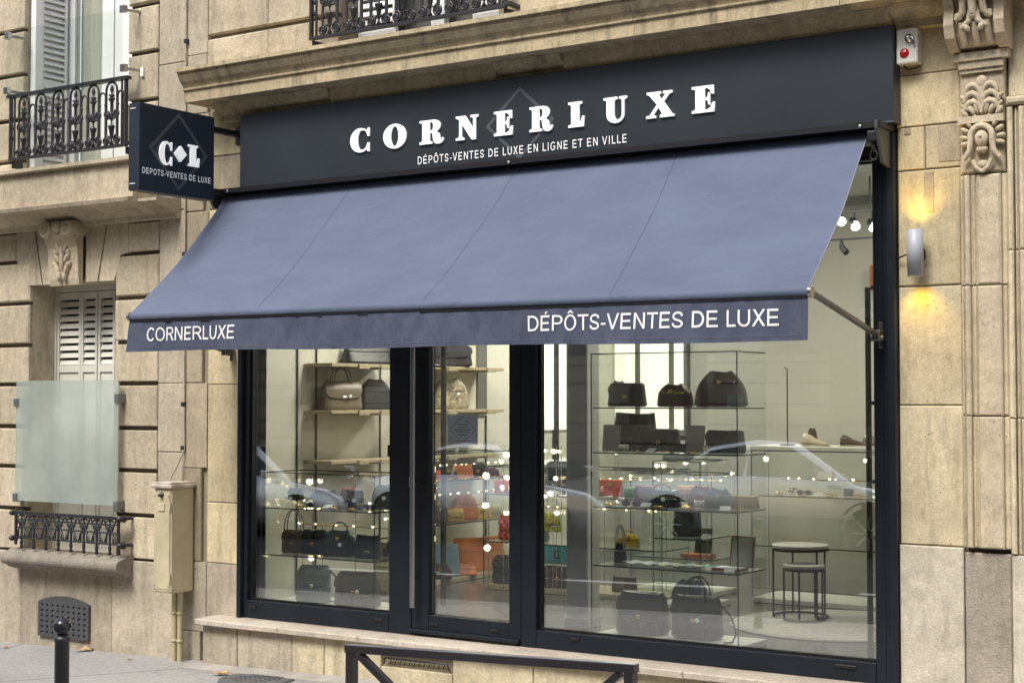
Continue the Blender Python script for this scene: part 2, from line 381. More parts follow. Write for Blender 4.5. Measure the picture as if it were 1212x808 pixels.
# the corner of the groove: blocks over the opening stepping to the flat arch
for poly in ([(-4.36, 2.662), (-4.30, 2.50), (-4.215, 2.475), (-4.30, 2.86), (-4.36, 2.86)],):
    pass
K = -3.775
def vouss(pts, y=-.004):
    mb = MB(); mb.prism(pts, y, .03); return mb.build('arch_stone', S_left, LB)
zt, zb = 2.865, 2.475
vouss([(K - .50, zb), (K - .30, zb), (K - .385, zt), (K - .58, zt), (K - .58, 2.662)])
vouss([(K - .285, zb), (K - .165, zb), (K - .165, zt), (K - .37, zt)])
vouss([(K + .165, zb), (K + .285, zb), (K + .37, zt), (K + .165, zt)])
vouss([(K + .30, zb), (K + .455, zb), (K + .52, 2.65), (K + .595, 2.662), (K + .595, zt), (K + .385, zt)])
# carved keystone: console with two volutes and an acanthus leaf
mb = MB(); mb.prism([(-.02, 2.455), (-.05, 2.455), (-.062, 2.50), (-.075, 2.72), (-.12, 2.80), (-.12, 2.90), (-.02, 2.90)], K - .155, K + .155, 'x')
for sx in (-1, 1):
    cx = K + sx * .115
    mb.lathe([(.0, -.145), (.018, -.147), (.022, -.138), (.034, -.138), (.04, -.146), (.056, -.144), (.06, -.12), (.06, -.0)], (cx, 0, 2.845), 16, 'y')
mb.ell((K, -.125, 2.86), (.045, .035, .045)); mb.ell((K, -.11, 2.79), (.022, .03, .022))
for k, (dx, z, a, l) in enumerate([(0, 2.66, 0, .11), (.04, 2.72, .45, .05), (-.04, 2.72, -.45, .05), (.055, 2.65, .6, .05), (-.055, 2.65, -.6, .05), (.05, 2.57, .4, .055), (-.05, 2.57, -.4, .055),
                                    (.07, 2.60, 1.0, .03), (-.07, 2.60, -1.0, .03), (.03, 2.52, .2, .04), (-.03, 2.52, -.2, .04), (.066, 2.69, 1.0, .028), (-.066, 2.69, -1.0, .028)]):
    mb.ell((K + dx, -.075, z), (.020, .022, l), a, 8, 6)
ks = mb.build('keystone', S_carve, LB)
# window head / sill / base moulding
mb = MB(); prof = [(.0, 2.865), (-.04, 2.87), (-.05, 2.90), (-.12, 2.93), (-.20, 2.955), (-.30, 2.965), (-.31, 2.99), (-.26, 3.0), (-.26, 3.235), (-.30, 3.24), (-.30, 3.265), (.10, 3.27)]
def strip(x0, x1, mat, par, profile, name='cornice_stone'):
    mb = MB(); mb.prism(list(reversed(profile)), x0, x1, 'x'); return mb.build(name, mat, par)
for x0, x1 in ((-9, -7.1), (-7.098, -5.6), (-5.598, -4.3), (-4.298, -3.3), (-3.298, -2.86)): strip(x0, x1, S_left, LB, prof, 'balcony_slab_stone')
strip(-2.858, -2.68, S_left, LB, [(.0, 2.865), (-.04, 2.87), (-.05, 2.90), (-.12, 2.93), (-.20, 2.955), (-.22, 2.965), (-.22, 2.985), (0, 3.0)], 'slab_end')
# upper storey
rows2 = [3.27, 3.39, 3.695, 4.025, 4.355, 4.665, 4.975, 5.30, 5.6]
for (a, b) in zip(rows2, rows2[1:]):
    for (x0, x1) in ((-9, -6.6), (-6.6, -5.4), (-5.4, -4.30), (-3.20, -2.905)):
        blk(x0, x1, a + .012, b - .012, S_left, LB, y=-.004, d=.036, c=.006)
for x0, x1 in ((-9, -5.5), (-5.5, -3.9), (-3.9, -2.9)): blk(x0, x1, 5.612, 8, S_left, LB)
pz = [-.4, .56, 1.30, 1.76, 2.35, 2.92, 3.28, 3.92, 4.40, 5.0, 5.6, 8]
for a, b in zip(pz[1:], pz[2:]): blk(-2.885 if a < 2.9 else -2.905, -2.64, a, b, S_pier, LB, y=.002)
# plinth
for x0, x1 in ((-9, -6.8), (-6.8, -5.4), (-5.4, -4.26), (-4.26, -3.31), (-3.31, -2.64)): blk(x0, x1, -.4, .56, S_plinth, LB, y=-.006, d=.036, c=.006)
# recessed reveals lining of the lower window
mb = MB(); mb.box(-4.235, -4.2115, .034, .27, .5, 2.49); mb.box(-3.3085, -3.285, .034, .27, .5, 2.49); mb.box(-4.211, -3.309, .034, .27, 2.474, 2.52); mb.box(-4.212, -3.308, .0, .27, .48, .555)
mb.build('window_reveal', S_left, LB)
# shutters: leaves with louvres
def leaf(x0, x1, y, z0, z1, sz, parent, mat):
    mb = MB(); e = .022
    mb.box(x0, x0 + e, y, y + .03, z0, z1); mb.box(x1 - e, x1, y, y + .03, z0, z1)
    mb.box(x0 + e, x1 - e, y + .001, y + .029, z1 - .05, z1); mb.box(x0 + e, x1 - e, y + .001, y + .029, sz - .05, sz); mb.box(x0 + e, x1 - e, y + .001, y + .029, z0, z0 + .05)
    mb.box(x0 + e, x1 - e, y + .012, y + .02, z0 + .05, sz - .05)
    o = mb.build('shutter_leaf', mat, parent)
    n = int(round((z1 - .05 - sz) / .0525)); st = (z1 - .05 - sz) / n
    for k in range(n):
        zc = sz + (k + .5) * st
        s = MB(); s.add([(x0 + e, y + .004, zc - .022), (x1 - e, y + .004, zc - .022), (x1 - e, y + .022, zc + .012), (x0 + e, y + .022, zc + .012),
                         (x0 + e, y + .010, zc - .026), (x1 - e, y + .010, zc - .026), (x1 - e, y + .028, zc + .008), (x0 + e, y + .028, zc + .008)],
                        [(0, 1, 2, 3), (7, 6, 5, 4), (0, 4, 5, 1), (3, 2, 6, 7), (0, 3, 7, 4), (1, 5, 6, 2)])
        q = s.build('slat', mat, o)
    return o
for x0, x1 in ((-4.195, -3.94), (-3.937, -3.765), (-3.755, -3.58), (-3.57, -3.32)): leaf(x0, x1, .24, .56, 2.43, 1.90, LB, SHUT)
mb = MB(); mb.box(-4.215, -3.305, .33, .36, .5, 2.5); mb.build('window_pane', DGREY, LB)
mb = MB(); mb.box(-4.215, -4.196, .23, .33, .55, 2.475); mb.box(-3.319, -3.305, .23, .33, .55, 2.475); mb.box(-4.196, -3.319, .232, .33, 2.435, 2.475); mb.build('shutter_frame', SHUT, LB)
# frosted guard with clamps
mb = MB(); mb.box(-4.27, -3.20, -.062, -.052, .927, 1.785); fg = mb.build('frosted_guard', G_frost, LB)
for cx, cz in ((-4.265, 1.63), (-4.265, .95), (-3.21, 1.66), (-3.21, .93)):
    mb = MB(); mb.bbox(cx - .022, cx + .022, -.075, .0, cz - .03, cz + .03, .004); mb.build('clamp', plain('clamp_metal', (.18, .2, .2), .4, metal=.5), fg)
# sill
sp = []
for a in range(0, 181, 20): sp.append((-.115 - .045 * math.sin(R(a)), .523 + .045 * math.cos(R(a))))
mb = MB(); mb.prism([(0, .59), (-.07, .585)] + sp + [(-.08, .455), (-.03, .44), (0, .44)], -4.30, -3.10, 'x'); mb.build('window_sill', SILL, LB)
# lower grille
gr = MB(); y = -.10
gr.box(-4.235, -3.13, y - .014, y + .014, .835, .857)
for z in (.80, .67): gr.tube([(-4.22, y, z), (-3.14, y, z)], .006, 6)
gr.box(-4.215, -4.20, y - .008, y + .008, .62, .836); gr.box(-3.155, -3.135, y - .008, y + .008, .60, .836)
gr.tube([(-4.22, y, .745), (-3.14, y, .745)], .005, 6)
grille = gr.build('window_railing', IRON, LB)
def spiral(mb, c, r, turns, a0, dirn, tr=.006, n=14, y=0, ty=5):
    pts = []
    for i in range(n + 1):
        t = i / n; a = a0 + dirn * turns * 2 * PI * t; rr = r * (1 - .75 * t)
        pts.append((c[0] + rr * math.cos(a), y, c[1] + rr * math.sin(a)))
    mb.tube(pts, tr, ty)
base = None
for k in range(8):
    cx = -4.145 + k * .131
    if base is None:
        m = MB(); c0 = cx
        m.tube([(c0, y, .60), (c0, y, .835)], [.010, .006], 6)
        m.tube([(c0 - .056, y, .675), (c0, y, .80), (c0 + .056, y, .675)], .007, 6)
        m.tube([(c0 - .058, y, .83), (c0, y, .72), (c0 + .058, y, .83)], .0065, 6)
        m.tube([(c0 - .05 + .05 * (1 - math.cos(R(a))), y, .80 + .03 * math.sin(R(a))) for a in range(0, 181, 30)], .006, 6)
        m.tube([(c0 - .032, y, .672), (c0 - .032, y, .735)], .006, 5); m.tube([(c0 + .032, y, .672), (c0 + .032, y, .735)], .006, 5)
        m.lathe([(.0, .59), (.014, .60), (.008, .62), (.013, .64), (.008, .66)], (c0, y, 0), 8)
        spiral(m, (c0 - .028, .775), .016, 1.1, 0, 1, .005, 8, y); spiral(m, (c0 + .028, .775), .016, 1.1, PI, -1, .005, 8, y)
        base = m.build('iron_ornament', IRON, grille)
    else: copy_part(base, grille, base.location + Vector((k * .131, 0, 0)))
for cx in (-4.235, -3.115):
    for cz in (.845, .665):
        mb = MB(); mb.lathe([(.0, -.135), (.014, -.13), (.022, -.112), (.014, -.095), (.026, -.085), (.026, -.075), (.012, -.07), (.012, 0), (.022, 0)], (cx, 0, cz), 10, 'y'); mb.build('fixing_knob', IRON, grille)
# vent grille (a cast plate with real holes)
VN = thing('vent_grille', 'dark cast iron arched vent plate with square holes low in the left wall', 'vent', (-3.785, -.006, -.02))
mb = MB(); vx0, vx1, vz0 = -4.05, -3.52, -.02; nx, nz = 9, 6; cw = (vx1 - vx0 - .03) / nx; ch = .038; h = .010
yv0, yv1 = -.026, -.006
top = lambda x: .225 + .045 * (1 - ((x + 3.785) / .265) ** 2)
mb.box(vx0, vx0 + .015, yv0, yv1, vz0, top(vx0)); mb.box(vx1 - .015, vx1, yv0, yv1, vz0, top(vx1)); mb.box(vx0 + .015, vx1 - .015, yv0, yv1, vz0, vz0 + .012)
for i in range(nx):
    xa = vx0 + .015 + i * cw; xb = xa + cw; xc = (xa + xb) / 2
    for j in range(nz):
        za = vz0 + .012 + j * ch; zb_ = za + ch; zc = (za + zb_) / 2; hh = h * .75
        o4 = [(xa, za), (xb, za), (xb, zb_), (xa, zb_)]; i4 = [(xc - h, zc - hh), (xc + h, zc - hh), (xc + h, zc + hh), (xc - h, zc + hh)]
        vs = [(p[0], yv0, p[1]) for p in o4] + [(p[0], yv0, p[1]) for p in i4] + [(p[0], yv1, p[1]) for p in i4]
        fs = []
        for a in range(4):
            b = (a + 1) % 4; fs += [(a, b, b + 4, a + 4), (a + 4, b + 4, b + 8, a + 8)]
        mb.add(vs, fs)
    z1 = vz0 + .012 + nz * ch
    mb.add([(xa, yv0, z1), (xb, yv0, z1), (xb, yv0, top(xb)), (xa, yv0, top(xa)), (xa, yv1, top(xa)), (xb, yv1, top(xb))], [(0, 1, 2, 3), (3, 2, 5, 4)])
mb.build('perforated_plate', plain('vent_iron', (.06, .062, .068), .55, var=.2, bmp=.2), VN)
mb = MB(); mb.box(vx0 + .005, vx1 - .005, -.0075, -.0062, vz0 + .005, .2); mb.build('dark_opening', DGREY, VN)

# upper left window: frame, panes, curtain, folded shutter
mb = MB(); ux0, ux1 = -4.30, -3.20
mb.box(ux0 - .02, ux0 - .001, .034, .45, 3.27, 5.6); mb.box(ux1 + .001, ux1 + .02, .034, .45, 3.27, 5.6); mb.box(ux0, ux1, -.002, .45, 5.59, 5.62); mb.box(ux0, ux1, .02, .45, 3.22, 3.275); mb.build('window_reveal', S_left, LB)
uw = MB(); fy = .38
for a, b in ((ux0 + .05, ux0 + .10), (-3.90, -3.78), (ux1 - .08, ux1 - .002)): uw.box(a, b, fy, fy + .05, 3.34, 5.58)
uw.box(ux0, ux1, fy - .001, fy + .052, 3.276, 3.34); uw.box(ux0 + .0, ux0 + .048, fy + .005, fy + .06, 3.34, 5.58)
uwo = uw.build('window_frame', WPAINT, LB)
mb = MB(); mb.box(-3.775, ux1 - .082, fy + .01, fy + .03, 3.34, 5.58); mb.build('panel', WPAINT, uwo)
mb = MB(); mb.box(ux0 + .10, -3.90, fy + .02, fy + .026, 3.34, 5.58); mb.build('pane', G_in, uwo)
mb = MB(); pts = [(ux0 + .09 + i * .02, fy + .07 + .012 * math.sin(i * 1.9)) for i in range(24)]
mb.add([(p[0], p[1], 3.3) for p in pts] + [(p[0], p[1], 5.6) for p in pts], [(i, i + 1, i + 25, i + 24) for i in range(23)], True); mb.build('curtain', CURT, uwo)
# folded louvre shutter lying in the left reveal
fs_ = MB(); xs = ux0 + .012
fs_.box(xs - .004, xs + .05, .05, .105, 3.30, 5.5); fs_.box(xs, xs + .03, .115, .14, 3.30, 5.5); fs_.box(xs, xs + .03, .335, .36, 3.30, 5.5)
for z in (3.30, 3.95, 5.0): fs_.box(xs + .001, xs + .029, .14, .335, z, z + .06)
fso = fs_.build('folded_shutter', WPAINT, LB)
z = 3.39
while z < 5.45:
    if not (3.92 < z < 4.04) and not (4.97 < z < 5.09):
        s = MB(); s.add([(xs + .006, .14, z + .016), (xs + .006, .335, z + .016), (xs + .03, .335, z - .016), (xs + .03, .14, z - .016), (xs, .14, z + .010), (xs, .335, z + .010), (xs + .024, .335, z - .022), (xs + .024, .14, z - .022)],
                        [(3, 2, 1, 0), (4, 5, 6, 7), (0, 1, 5, 4), (2, 3, 7, 6)]); s.build('slat', WPAINT, fso)
    z += .047
mb = MB(); mb.box(xs - .006, xs + .0015, .14, .335, 3.3, 5.5); mb.build('backing', plain('shutter_backing', (.62, .63, .62), .7, var=0), fso)
# white door part left of the folded shutter (outer leaf edge)
# ---- wrought iron balcony rails
def railing(parent, xa, xb, z0, z1, n, y=-.10, ends=True):
    f = MB(); hgt = z1 - z0
    f.box(xa - .02, xb + .02, y - .022, y + .022, z1 - .022, z1); f.box(xa, xb, y - .014, y + .014, z0, z0 + .02)
    f.box(xa, xa + .018, y - .012, y + .012, z0 + .02, z1 - .022); f.box(xb - .018, xb, y - .012, y + .012, z0 + .02, z1 - .022)
    f.box(xb + .002, xb + .03, y - .02, .05, z0 + .01, z0 + .03); f.box(xa - .0, xa + .02, y + .016, .05, z0 - .05, z0 + .0)
    f.box(xb - .03, xb - .01, y + .016, .05, z0 - .05, z0 + .0)
    f.box(xa + .045, xa + .055, y - .006, y + .006, z0 + .02, z1 - .022); f.box(xb - .055, xb - .045, y - .006, y + .006, z0 + .02, z1 - .022)
    for xx in (xa + .034, xb - .034):
        for zz in (.35, .5, .65): f.ell((xx, y, z0 + hgt * zz), (.013, .008, .02), 0, 8, 5)
    fr = f.build('balcony_railing', IRON, parent)
    step = (xb - xa - .12) / n; b0 = None
    for k in range(n):
        cx = xa + .06 + (k + .5) * step
        if b0 is None:
            c0 = cx; m = MB(); H = hgt - .042; zb0 = z0 + .02
            hw = step * .29
            arch = [(c0 - hw, y, zb0)] + [(c0 - hw * math.cos(R(a)), y, zb0 + H - hw - .004 + hw * 1.0 * math.sin(R(a))) for a in range(0, 181, 18)] + [(c0 + hw, y, zb0)]
            m.tube(arch, .0085, 6)
            iw = step * .17; ca = c0 + step / 2
            arch2 = [(ca - iw, y, zb0)] + [(ca - iw * math.cos(R(a)), y, zb0 + H * .84 - iw + iw * math.sin(R(a))) for a in range(0, 181, 20)] + [(ca + iw, y, zb0)]
            if k < n - 1 or True: m.tube(arch2, .0078, 6)
            q = H / .42
            m.lathe([(.004, 0), (.017, .005), (.006, .03), (.009, .05), (.013, .07), (.017, .10), (.024, .125), (.024, .135), (.008, .14), (.005, .16), (.012, .18), (.014, .20), (.007, .225), (.006, .26), (.006, .29), (.018, .305), (.010, .325), (.024, .345), (.006, .355), (.014, .38), (.012, .395), (.005, .415)], (c0, y, zb0), 10)
            for sx in (-1, 1):
                spiral(m, (c0 + sx * step * .30, zb0 + .035), .036, 1.6, PI / 2, sx, .0085, 18, y)
                spiral(m, (c0 + sx * step * .27, zb0 + .205 * q), .032, 1.5, -PI / 2, -sx, .0078, 18, y)
                m.tube([(c0, y, zb0 + .19 * q), (c0 + sx * .02, y, zb0 + .175 * q), (c0 + sx * step * .27, y, zb0 + .179 * q)], .006, 5)
                m.tube([(c0, y, zb0 + .07), (c0 + sx * .025, y, zb0 + .055), (c0 + sx * step * .30, y, zb0 + .065)], .006, 5)
                m.ell((c0 + sx * .019, y, zb0 + .305 * q), (.014, .009, .012), 0, 8, 5)
                m.ell((ca + sx * iw, y, zb0 + .27 * q), (.013, .010, .012), 0, 8, 5)
                m.tube([(c0 + sx * .012, y, zb0 + .22 * q), (c0 + sx * .012, y, zb0 + .30 * q)], .003, 5)
            b0 = m.build('iron_ornament', IRON, fr)
        else: copy_part(b0, fr, b0.location + Vector((k * step, 0, 0)))
    return fr
railing(LB, -4.325, -3.10, 3.375, 3.855, 6)
mb = MB(); mb.box(-4.34, -3.12, -.135, -.127, 3.80, 4.315); gg = mb.build('glass_guard', G_guard, LB)
for cx, cz in ((-4.32, 4.285), (-3.11, 4.31), (-3.10, 3.905), (-4.325, 3.885)):
    mb = MB(); mb.bbox(cx - .022, cx + .022, -.15, -.11, cz - .025, cz + .025, .004); mb.tube([(cx, -.11, cz), (cx + .03, 0, cz)], .01, 8); mb.build('clamp', STEEL, gg)
# small sign or marker stone by the railing
mb = MB(); mb.box(-3.06, -3.035, -.02, -.006, 3.86, 3.925); mb.build('white_plate', WPAINT, LB)
CB = thing('wall_cable', 'thin beige cable clipped down the joint between the two buildings', 'cable', (-2.625, -.01, 1.2))
mb = MB(); mb.tube([(-2.63, -.012, 8), (-2.63, -.014, 4.2), (-2.626, -.012, 3), (-2.622, -.014, 2), (-2.615, -.013, 1.32), (-2.64, -.06, 1.2), (-2.66, -.10, 1.125)], .0065, 6); mb.build('cable', S_pier, CB)
for z in (4.05, 3.3, 2.62, 2.1, 1.62, 1.33):
    mb = MB(); mb.bbox(-2.643, -2.612, -.024, .004, z - .014, z + .014, .003); mb.build('clip', IRON, CB)
# utility box
UB = thing('utility_box', 'tall beige metal service box on the wall with two pipes below', 'utility box', (-2.61, 0, .4))
mb = MB(); mb.bbox(-2.685, -2.525, -.215, -.004, .395, 1.075, .012); mb.build('cabinet', BOXP, UB)
mb = MB(); mb.bbox(-2.70, -2.51, -.232, -.0, 1.073, 1.10, .008); mb.bbox(-2.69, -2.52, -.22, .0, 1.10, 1.112, .005); mb.build('lid', plain('worn_lid', (.48, .42, .36), .6, var=.35, vs=14), UB)
mb = MB(); mb.bbox(-2.676, -2.534, -.219, -.213, .42, 1.04, .002); mb.build('door', BOXP, UB)
for sx_, sz_ in ((-2.668, 1.02), (-2.542, 1.02), (-2.668, .44), (-2.542, .44)):
    mb = MB(); mb.ell((sx_, -.219, sz_), (.005, .003, .005), 0, 8, 5); mb.build('screw', IRON, UB)
for sz_ in (.50, .96):
    mb = MB(); mb.tube([(-2.528, -.221, sz_ - .025), (-2.528, -.221, sz_ + .025)], .006, 8); mb.build('hinge', BOXP, UB)
mb = MB(); mb.bbox(-2.635, -2.575, -.226, -.218, .925, .975, .003); mb.build('label_plate', plain('aged_plate', (.55, .48, .34), .4, var=.3, vs=40), UB)
mb = MB(); mb.lathe([(0, -.245), (.012, -.243), (.014, -.22), (.02, -.219)], (-2.605, 0, 1.03), 10, 'y'); mb.build('lock', IRON, UB)
for px_ in (-2.625, -2.572):
    mb = MB(); mb.tube([(px_, -.08, gz(-2.6) - .03), (px_, -.08, .40)], .019, 12)
    for z in (.06, .24): mb.lathe([(.019, z), (.024, z + .003), (.024, z + .016), (.019, z + .02)], (px_, -.08, 0), 12)
    mb.build('pipe', PIPEP, UB)

# ------------------------------------------------------------------ shop building shell
W = MB()
wall(W, -2.64, -2.36, -.4, 8); wall(W, -2.36, -2.102, -.4, 8, .028, .099); wall(W, 2.287, 8, -.4, 8)
wall(W, -2.102, 2.287, 2.93, 3.82); wall(W, -2.102, -1.30, 3.82, 8); wall(W, -.10, 2.287, 3.82, 8); wall(W, -1.30, -.10, 5.7, 8); wall(W, -2.102, 2.287, -.4, .2, -.10, .5)
W.build('wall', JOINT2, SB)
zz = [-.4, .13, .585, 1.2, 1.76, 2.32, 2.9, 3.3, 3.55]
for i, (a, b) in enumerate(zip(zz, zz[1:])):
    blk(-2.64, -2.42 if i % 2 else -2.47, a, b, S_brn if a > .5 else S_plinth, SB)
zz = [-.4, .585, .98, 1.75, 2.35, 2.9, 3.25, 3.55]
for i, (a, b) in enumerate(zip(zz, zz[1:])):
    xa = -2.418 if i in (1, 3, 5) else -2.418
    blk(-2.418, -2.104, a, b, S_plinth if a < .5 else (S_brn if i == 5 else S_yel), SB)
for o in [x for x in SB.children if x.name.startswith('stone_block')]: pass
# right pier
zz = [-.4, .945, 1.62, 2.20, 2.77, 2.985, 3.24, 3.55]
for a, b in zip(zz, zz[1:]): 
    if 2.7 < a < 2.98: blk(2.289, 2.43, a, b, S_yel, SB); blk(2.43, 2.608, a, b, S_ylo, SB); continue
    blk(2.289, 2.608, a, b, S_pale if a < 0 else (S_ylo if a < 1.7 else S_yel), SB, y=-.02 if a < 0 else 0, d=.05)
# repair patch strips on the pier
for (x0, x1, z0, z1, m) in ((2.425, 2.475, 2.56, 2.76, S_brn), (2.50, 2.606, 2.80, 2.98, S_brn), (2.33, 2.36, 2.95, 2.98, S_brn)):
    mb = MB(); mb.cbox(x0, x1, -.0045, .005, z0, z1, .002); mb.build('stone_patch', m, SB)
# pilaster
def pil(x0, x1, y, z0, z1, m, n='pilaster_stone'): blk(x0, x1, z0, z1, m, SB, y=y, d=.03 - y, c=.006, name=n, jit=0)
for a, b in ((.945, 1.57), (1.57, 2.19), (2.19, 2.72)):
    pil(2.610, 2.8375, -.022, a, b, S_ylo)
    pil(2.614, 2.632, -.035, a, b, S_ylo); pil(2.634, 2.664, -.05, a, b, S_carve); pil(2.666, 2.690, -.030, a, b, S_ylo); pil(2.692, 2.812, -.048, a, b, S_carve); pil(2.814, 2.836, -.012, a, b, S_brn)
pil(2.611, 2.83, -.03, 2.725, 3.56, S_carve)
for a, b in ((-.4, .925),): pil(2.611, 2.835, -.02, a, b, S_rough); 
# stepped panel frame to the right of the pilaster
for a, b in ((.925, 1.56), (1.56, 2.35), (2.35, 3.03)):
    pil(2.838, 2.868, -.045, a, b, S_ylo, 'panel_frame'); pil(2.870, 2.890, -.03, a, b, S_carve, 'panel_frame'); pil(2.892, 2.925, -.045, a, b, S_ylo, 'panel_frame'); pil(2.927, 5.5, -.015, a, b, S_ylo, 'panel')
pil(2.838, 5.5, -.055, 3.032, 3.075, S_ylo, 'panel_frame'); pil(2.838, 5.5, .0, 3.077, 3.56, S_ylo)
pil(2.838, 3.5, -.035, -.4, .923, S_pale); pil(3.5, 5.5, -.035, -.4, .923, S_pale); pil(5.5, 8, -.02, -.4, 3.56, S_ylo)
# carved frieze: palmette, shield and drop
def petals(mb, cx, z0, y, spec):
    for dx, dz, ln, wd, a in spec: mb.ell((cx + dx, y, z0 + dz), (wd, .020, ln), a, 10, 7)
mb = MB(); cx = 2.728; yb_ = -.052
mb.box(2.618, 2.832, -.058, -.028, 3.225, 3.262); mb.box(2.622, 2.828, -.048, -.029, 3.205, 3.225)
petals(mb, cx, 3.0, yb_, [(0, .085, .085, .020, 0), (.0, .155, .034, .030, 0)])
for s in (-1, 1):
    for (dx, dz, r, a0, a1) in ((.055, .03, .055, 95, 10), (.06, .075, .050, 100, 5), (.055, .12, .045, 105, 0)):
        # curling fronds
        pts = []; 
        for i in range(7):
            t = i / 6; ang = R(180 - (180 - a1) * t)
            pts.append((cx + s * (.012 + dx * .55 + r * .75 * math.cos(ang)), yb_ - .006, 3.0 + dz - .02 + r * math.sin(ang)))
        mb.tube(pts, [.008, .012, .015, .016, .016, .014, .010], 7)
    for (dx, dz, ln, a) in ((.028, .045, .045, .25), (.05, .03, .035, .55), (.075, .04, .03, .9), (.082, .012, .028, .6), (.085, .085, .022, 1.1)):
        mb.ell((cx + s * dx, yb_, 3.0 + dz), (.014, .018, ln), s * a, 8, 6)
mb.box(2.616, 2.834, -.066, -.03, 2.962, 2.995)
mb.build('carved_palmette', S_carve, SB)
mb = MB()
arch = [(cx + .052 * math.cos(R(a)), -.066, 2.895 + .052 * math.sin(R(a))) for a in range(-10, 191, 20)]
arch = [(cx + .085, -.06, 2.79), (cx + .055, -.066, 2.83)] + arch + [(cx - .055, -.066, 2.83), (cx - .085, -.06, 2.79)]
mb.tube(arch, [.012] + [.015] * (len(arch) - 2) + [.012], 8)
mb.ell((cx, -.058, 2.885), (.034, .028, .042), 0, 12, 8); mb.ell((cx, -.052, 2.835), (.03, .02, .02), 0, 10, 6)
for s in (-1, 1):
    for dx, dz, a in ((.062, .065, .5), (.082, .035, 1.0), (.088, .0, 1.4), (.085, -.03, 1.8), (.03, .085, .2)): mb.ell((cx + s * dx, -.05, 2.895 + dz), (.013, .018, .024), s * a, 8, 6)
    mb.tube([(cx + s * .045, -.056, 2.785), (cx + s * .03, -.058, 2.75), (cx, -.058, 2.728)], .011, 7)
mb.ell((cx, -.045, 2.765), (.028, .015, .02), 0, 10, 6)
mb.lathe([(0, -.0895), (.008, -.0893), (.009, -.085)], (cx, 0, 2.895), 10, 'y')
mb.build('carved_shield', S_carve, SB)
# console bracket above
mb = MB(); x0, x1 = 2.60, 2.86
for a, b in ((2.585, 2.632), (2.822, 2.869)):
    mb.prism([(-.02, 3.30), (-.10, 3.31), (-.15, 3.36), (-.17, 3.42), (-.16, 3.50), (-.20, 3.58), (-.20, 3.66), (-.02, 3.66)], a, b, 'x')
mb.prism([(-.02, 3.315), (-.08, 3.325), (-.12, 3.37), (-.14, 3.43), (-.135, 3.50), (-.17, 3.58), (-.17, 3.66), (-.02, 3.66)], 2.634, 2.820, 'x')
for s in (-1, 0, 1): mb.tube([(cx + s * .06, -.10, 3.33), (cx + s * .06, -.135, 3.38), (cx + s * .06, -.15, 3.43)], .018, 8)
for s in (-1, 1):
    mb.tube([(cx + s * .03, -.175, 3.60), (cx + s * .045, -.185, 3.53), (cx + s * .05, -.17, 3.47), (cx + s * .085, -.165, 3.44)], [.014, .018, .018, .012], 8)
    mb.tube([(cx + s * .012, -.16, 3.50), (cx + s * .02, -.165, 3.43), (cx + s * .06, -.155, 3.40)], [.014, .016, .010], 8)
    mb.ell((cx + s * .035, -.175, 3.575), (.022, .02, .034), s * .2, 10, 7); mb.ell((cx + s * .07, -.165, 3.455), (.018, .016, .022), s * 1.0, 8, 6); mb.ell((cx + s * .035, -.16, 3.40), (.015, .016, .024), s * .6, 8, 6)
    mb.lathe([(.0, -.0), (.03, 0), (.03, .012), (0, .012)], (2.585 - .012 if s < 0 else 2.869, -.17, 3.62), 12, 'x')
mb.tube([(cx, -.18, 3.62), (cx, -.185, 3.53), (cx, -.175, 3.46)], [.016, .024, .018], 8); mb.ell((cx, -.165, 3.455), (.026, .024, .022), 0, 10, 6)
mb.box(2.60, 2.86, -.07, -.02, 3.262, 3.30)
mb.build('carved_console', S_carve, SB)
# cornice above the fascia
prof = [(.02, 3.572), (-.25, 3.572), (-.25, 3.645), (-.265, 3.65), (-.265, 3.660), (-.255, 3.664), (-.262, 3.68), (-.285, 3.70), (-.305, 3.73), (-.31, 3.755), (-.33, 3.757), (-.33, 3.782), (.02, 3.79)]
xs_ = [-2.40, -1.35, -.2, .95, 2.1, 3.2, 4.6, 6.2, 8]
for a, b in zip(xs_, xs_[1:]): strip(a, b - .003, S_corn, SB, prof)
prof2 = [(.02, 3.46), (-.055, 3.46), (-.055, 3.50), (-.11, 3.545), (-.13, 3.57), (.02, 3.57)]
for a, b in ((-2.27, -1.30), (-.05, .40), (2.30, 2.57)): strip(a, b, S_corn, SB, prof2, 'bed_moulding')
for a, b in ((-1.297, -.053), (.403, 2.297)): strip(a, b, S_yel, SB, [(.02, 3.44), (-.075, 3.44), (-.095, 3.571), (.02, 3.571)], 'bed_panel')
# wall above the cornice
for (x0, x1) in ((-2.64, -2.44),):
    for a, b in ((3.55, 3.95), (3.95, 4.6), (4.6, 5.2), (5.2, 8)): blk(x0, x1, a, b, S_pier, SB)
for a, b in ((3.792, 4.035), (4.06, 4.37), (4.395, 4.7), (4.72, 5.05), (5.07, 8)):
    for x0, x1 in ((-2.438, -1.90), (-1.90, -1.30), (-.10, .7), (.7, 1.7), (1.7, 2.9), (2.9, 4.5), (4.5, 8)): blk(x0, x1, a, b, S_left, SB, y=-.004, d=.036, c=.006)
mb = MB(); mb.box(-1.302, -1.298, 0, .3, 3.79, 5.7)
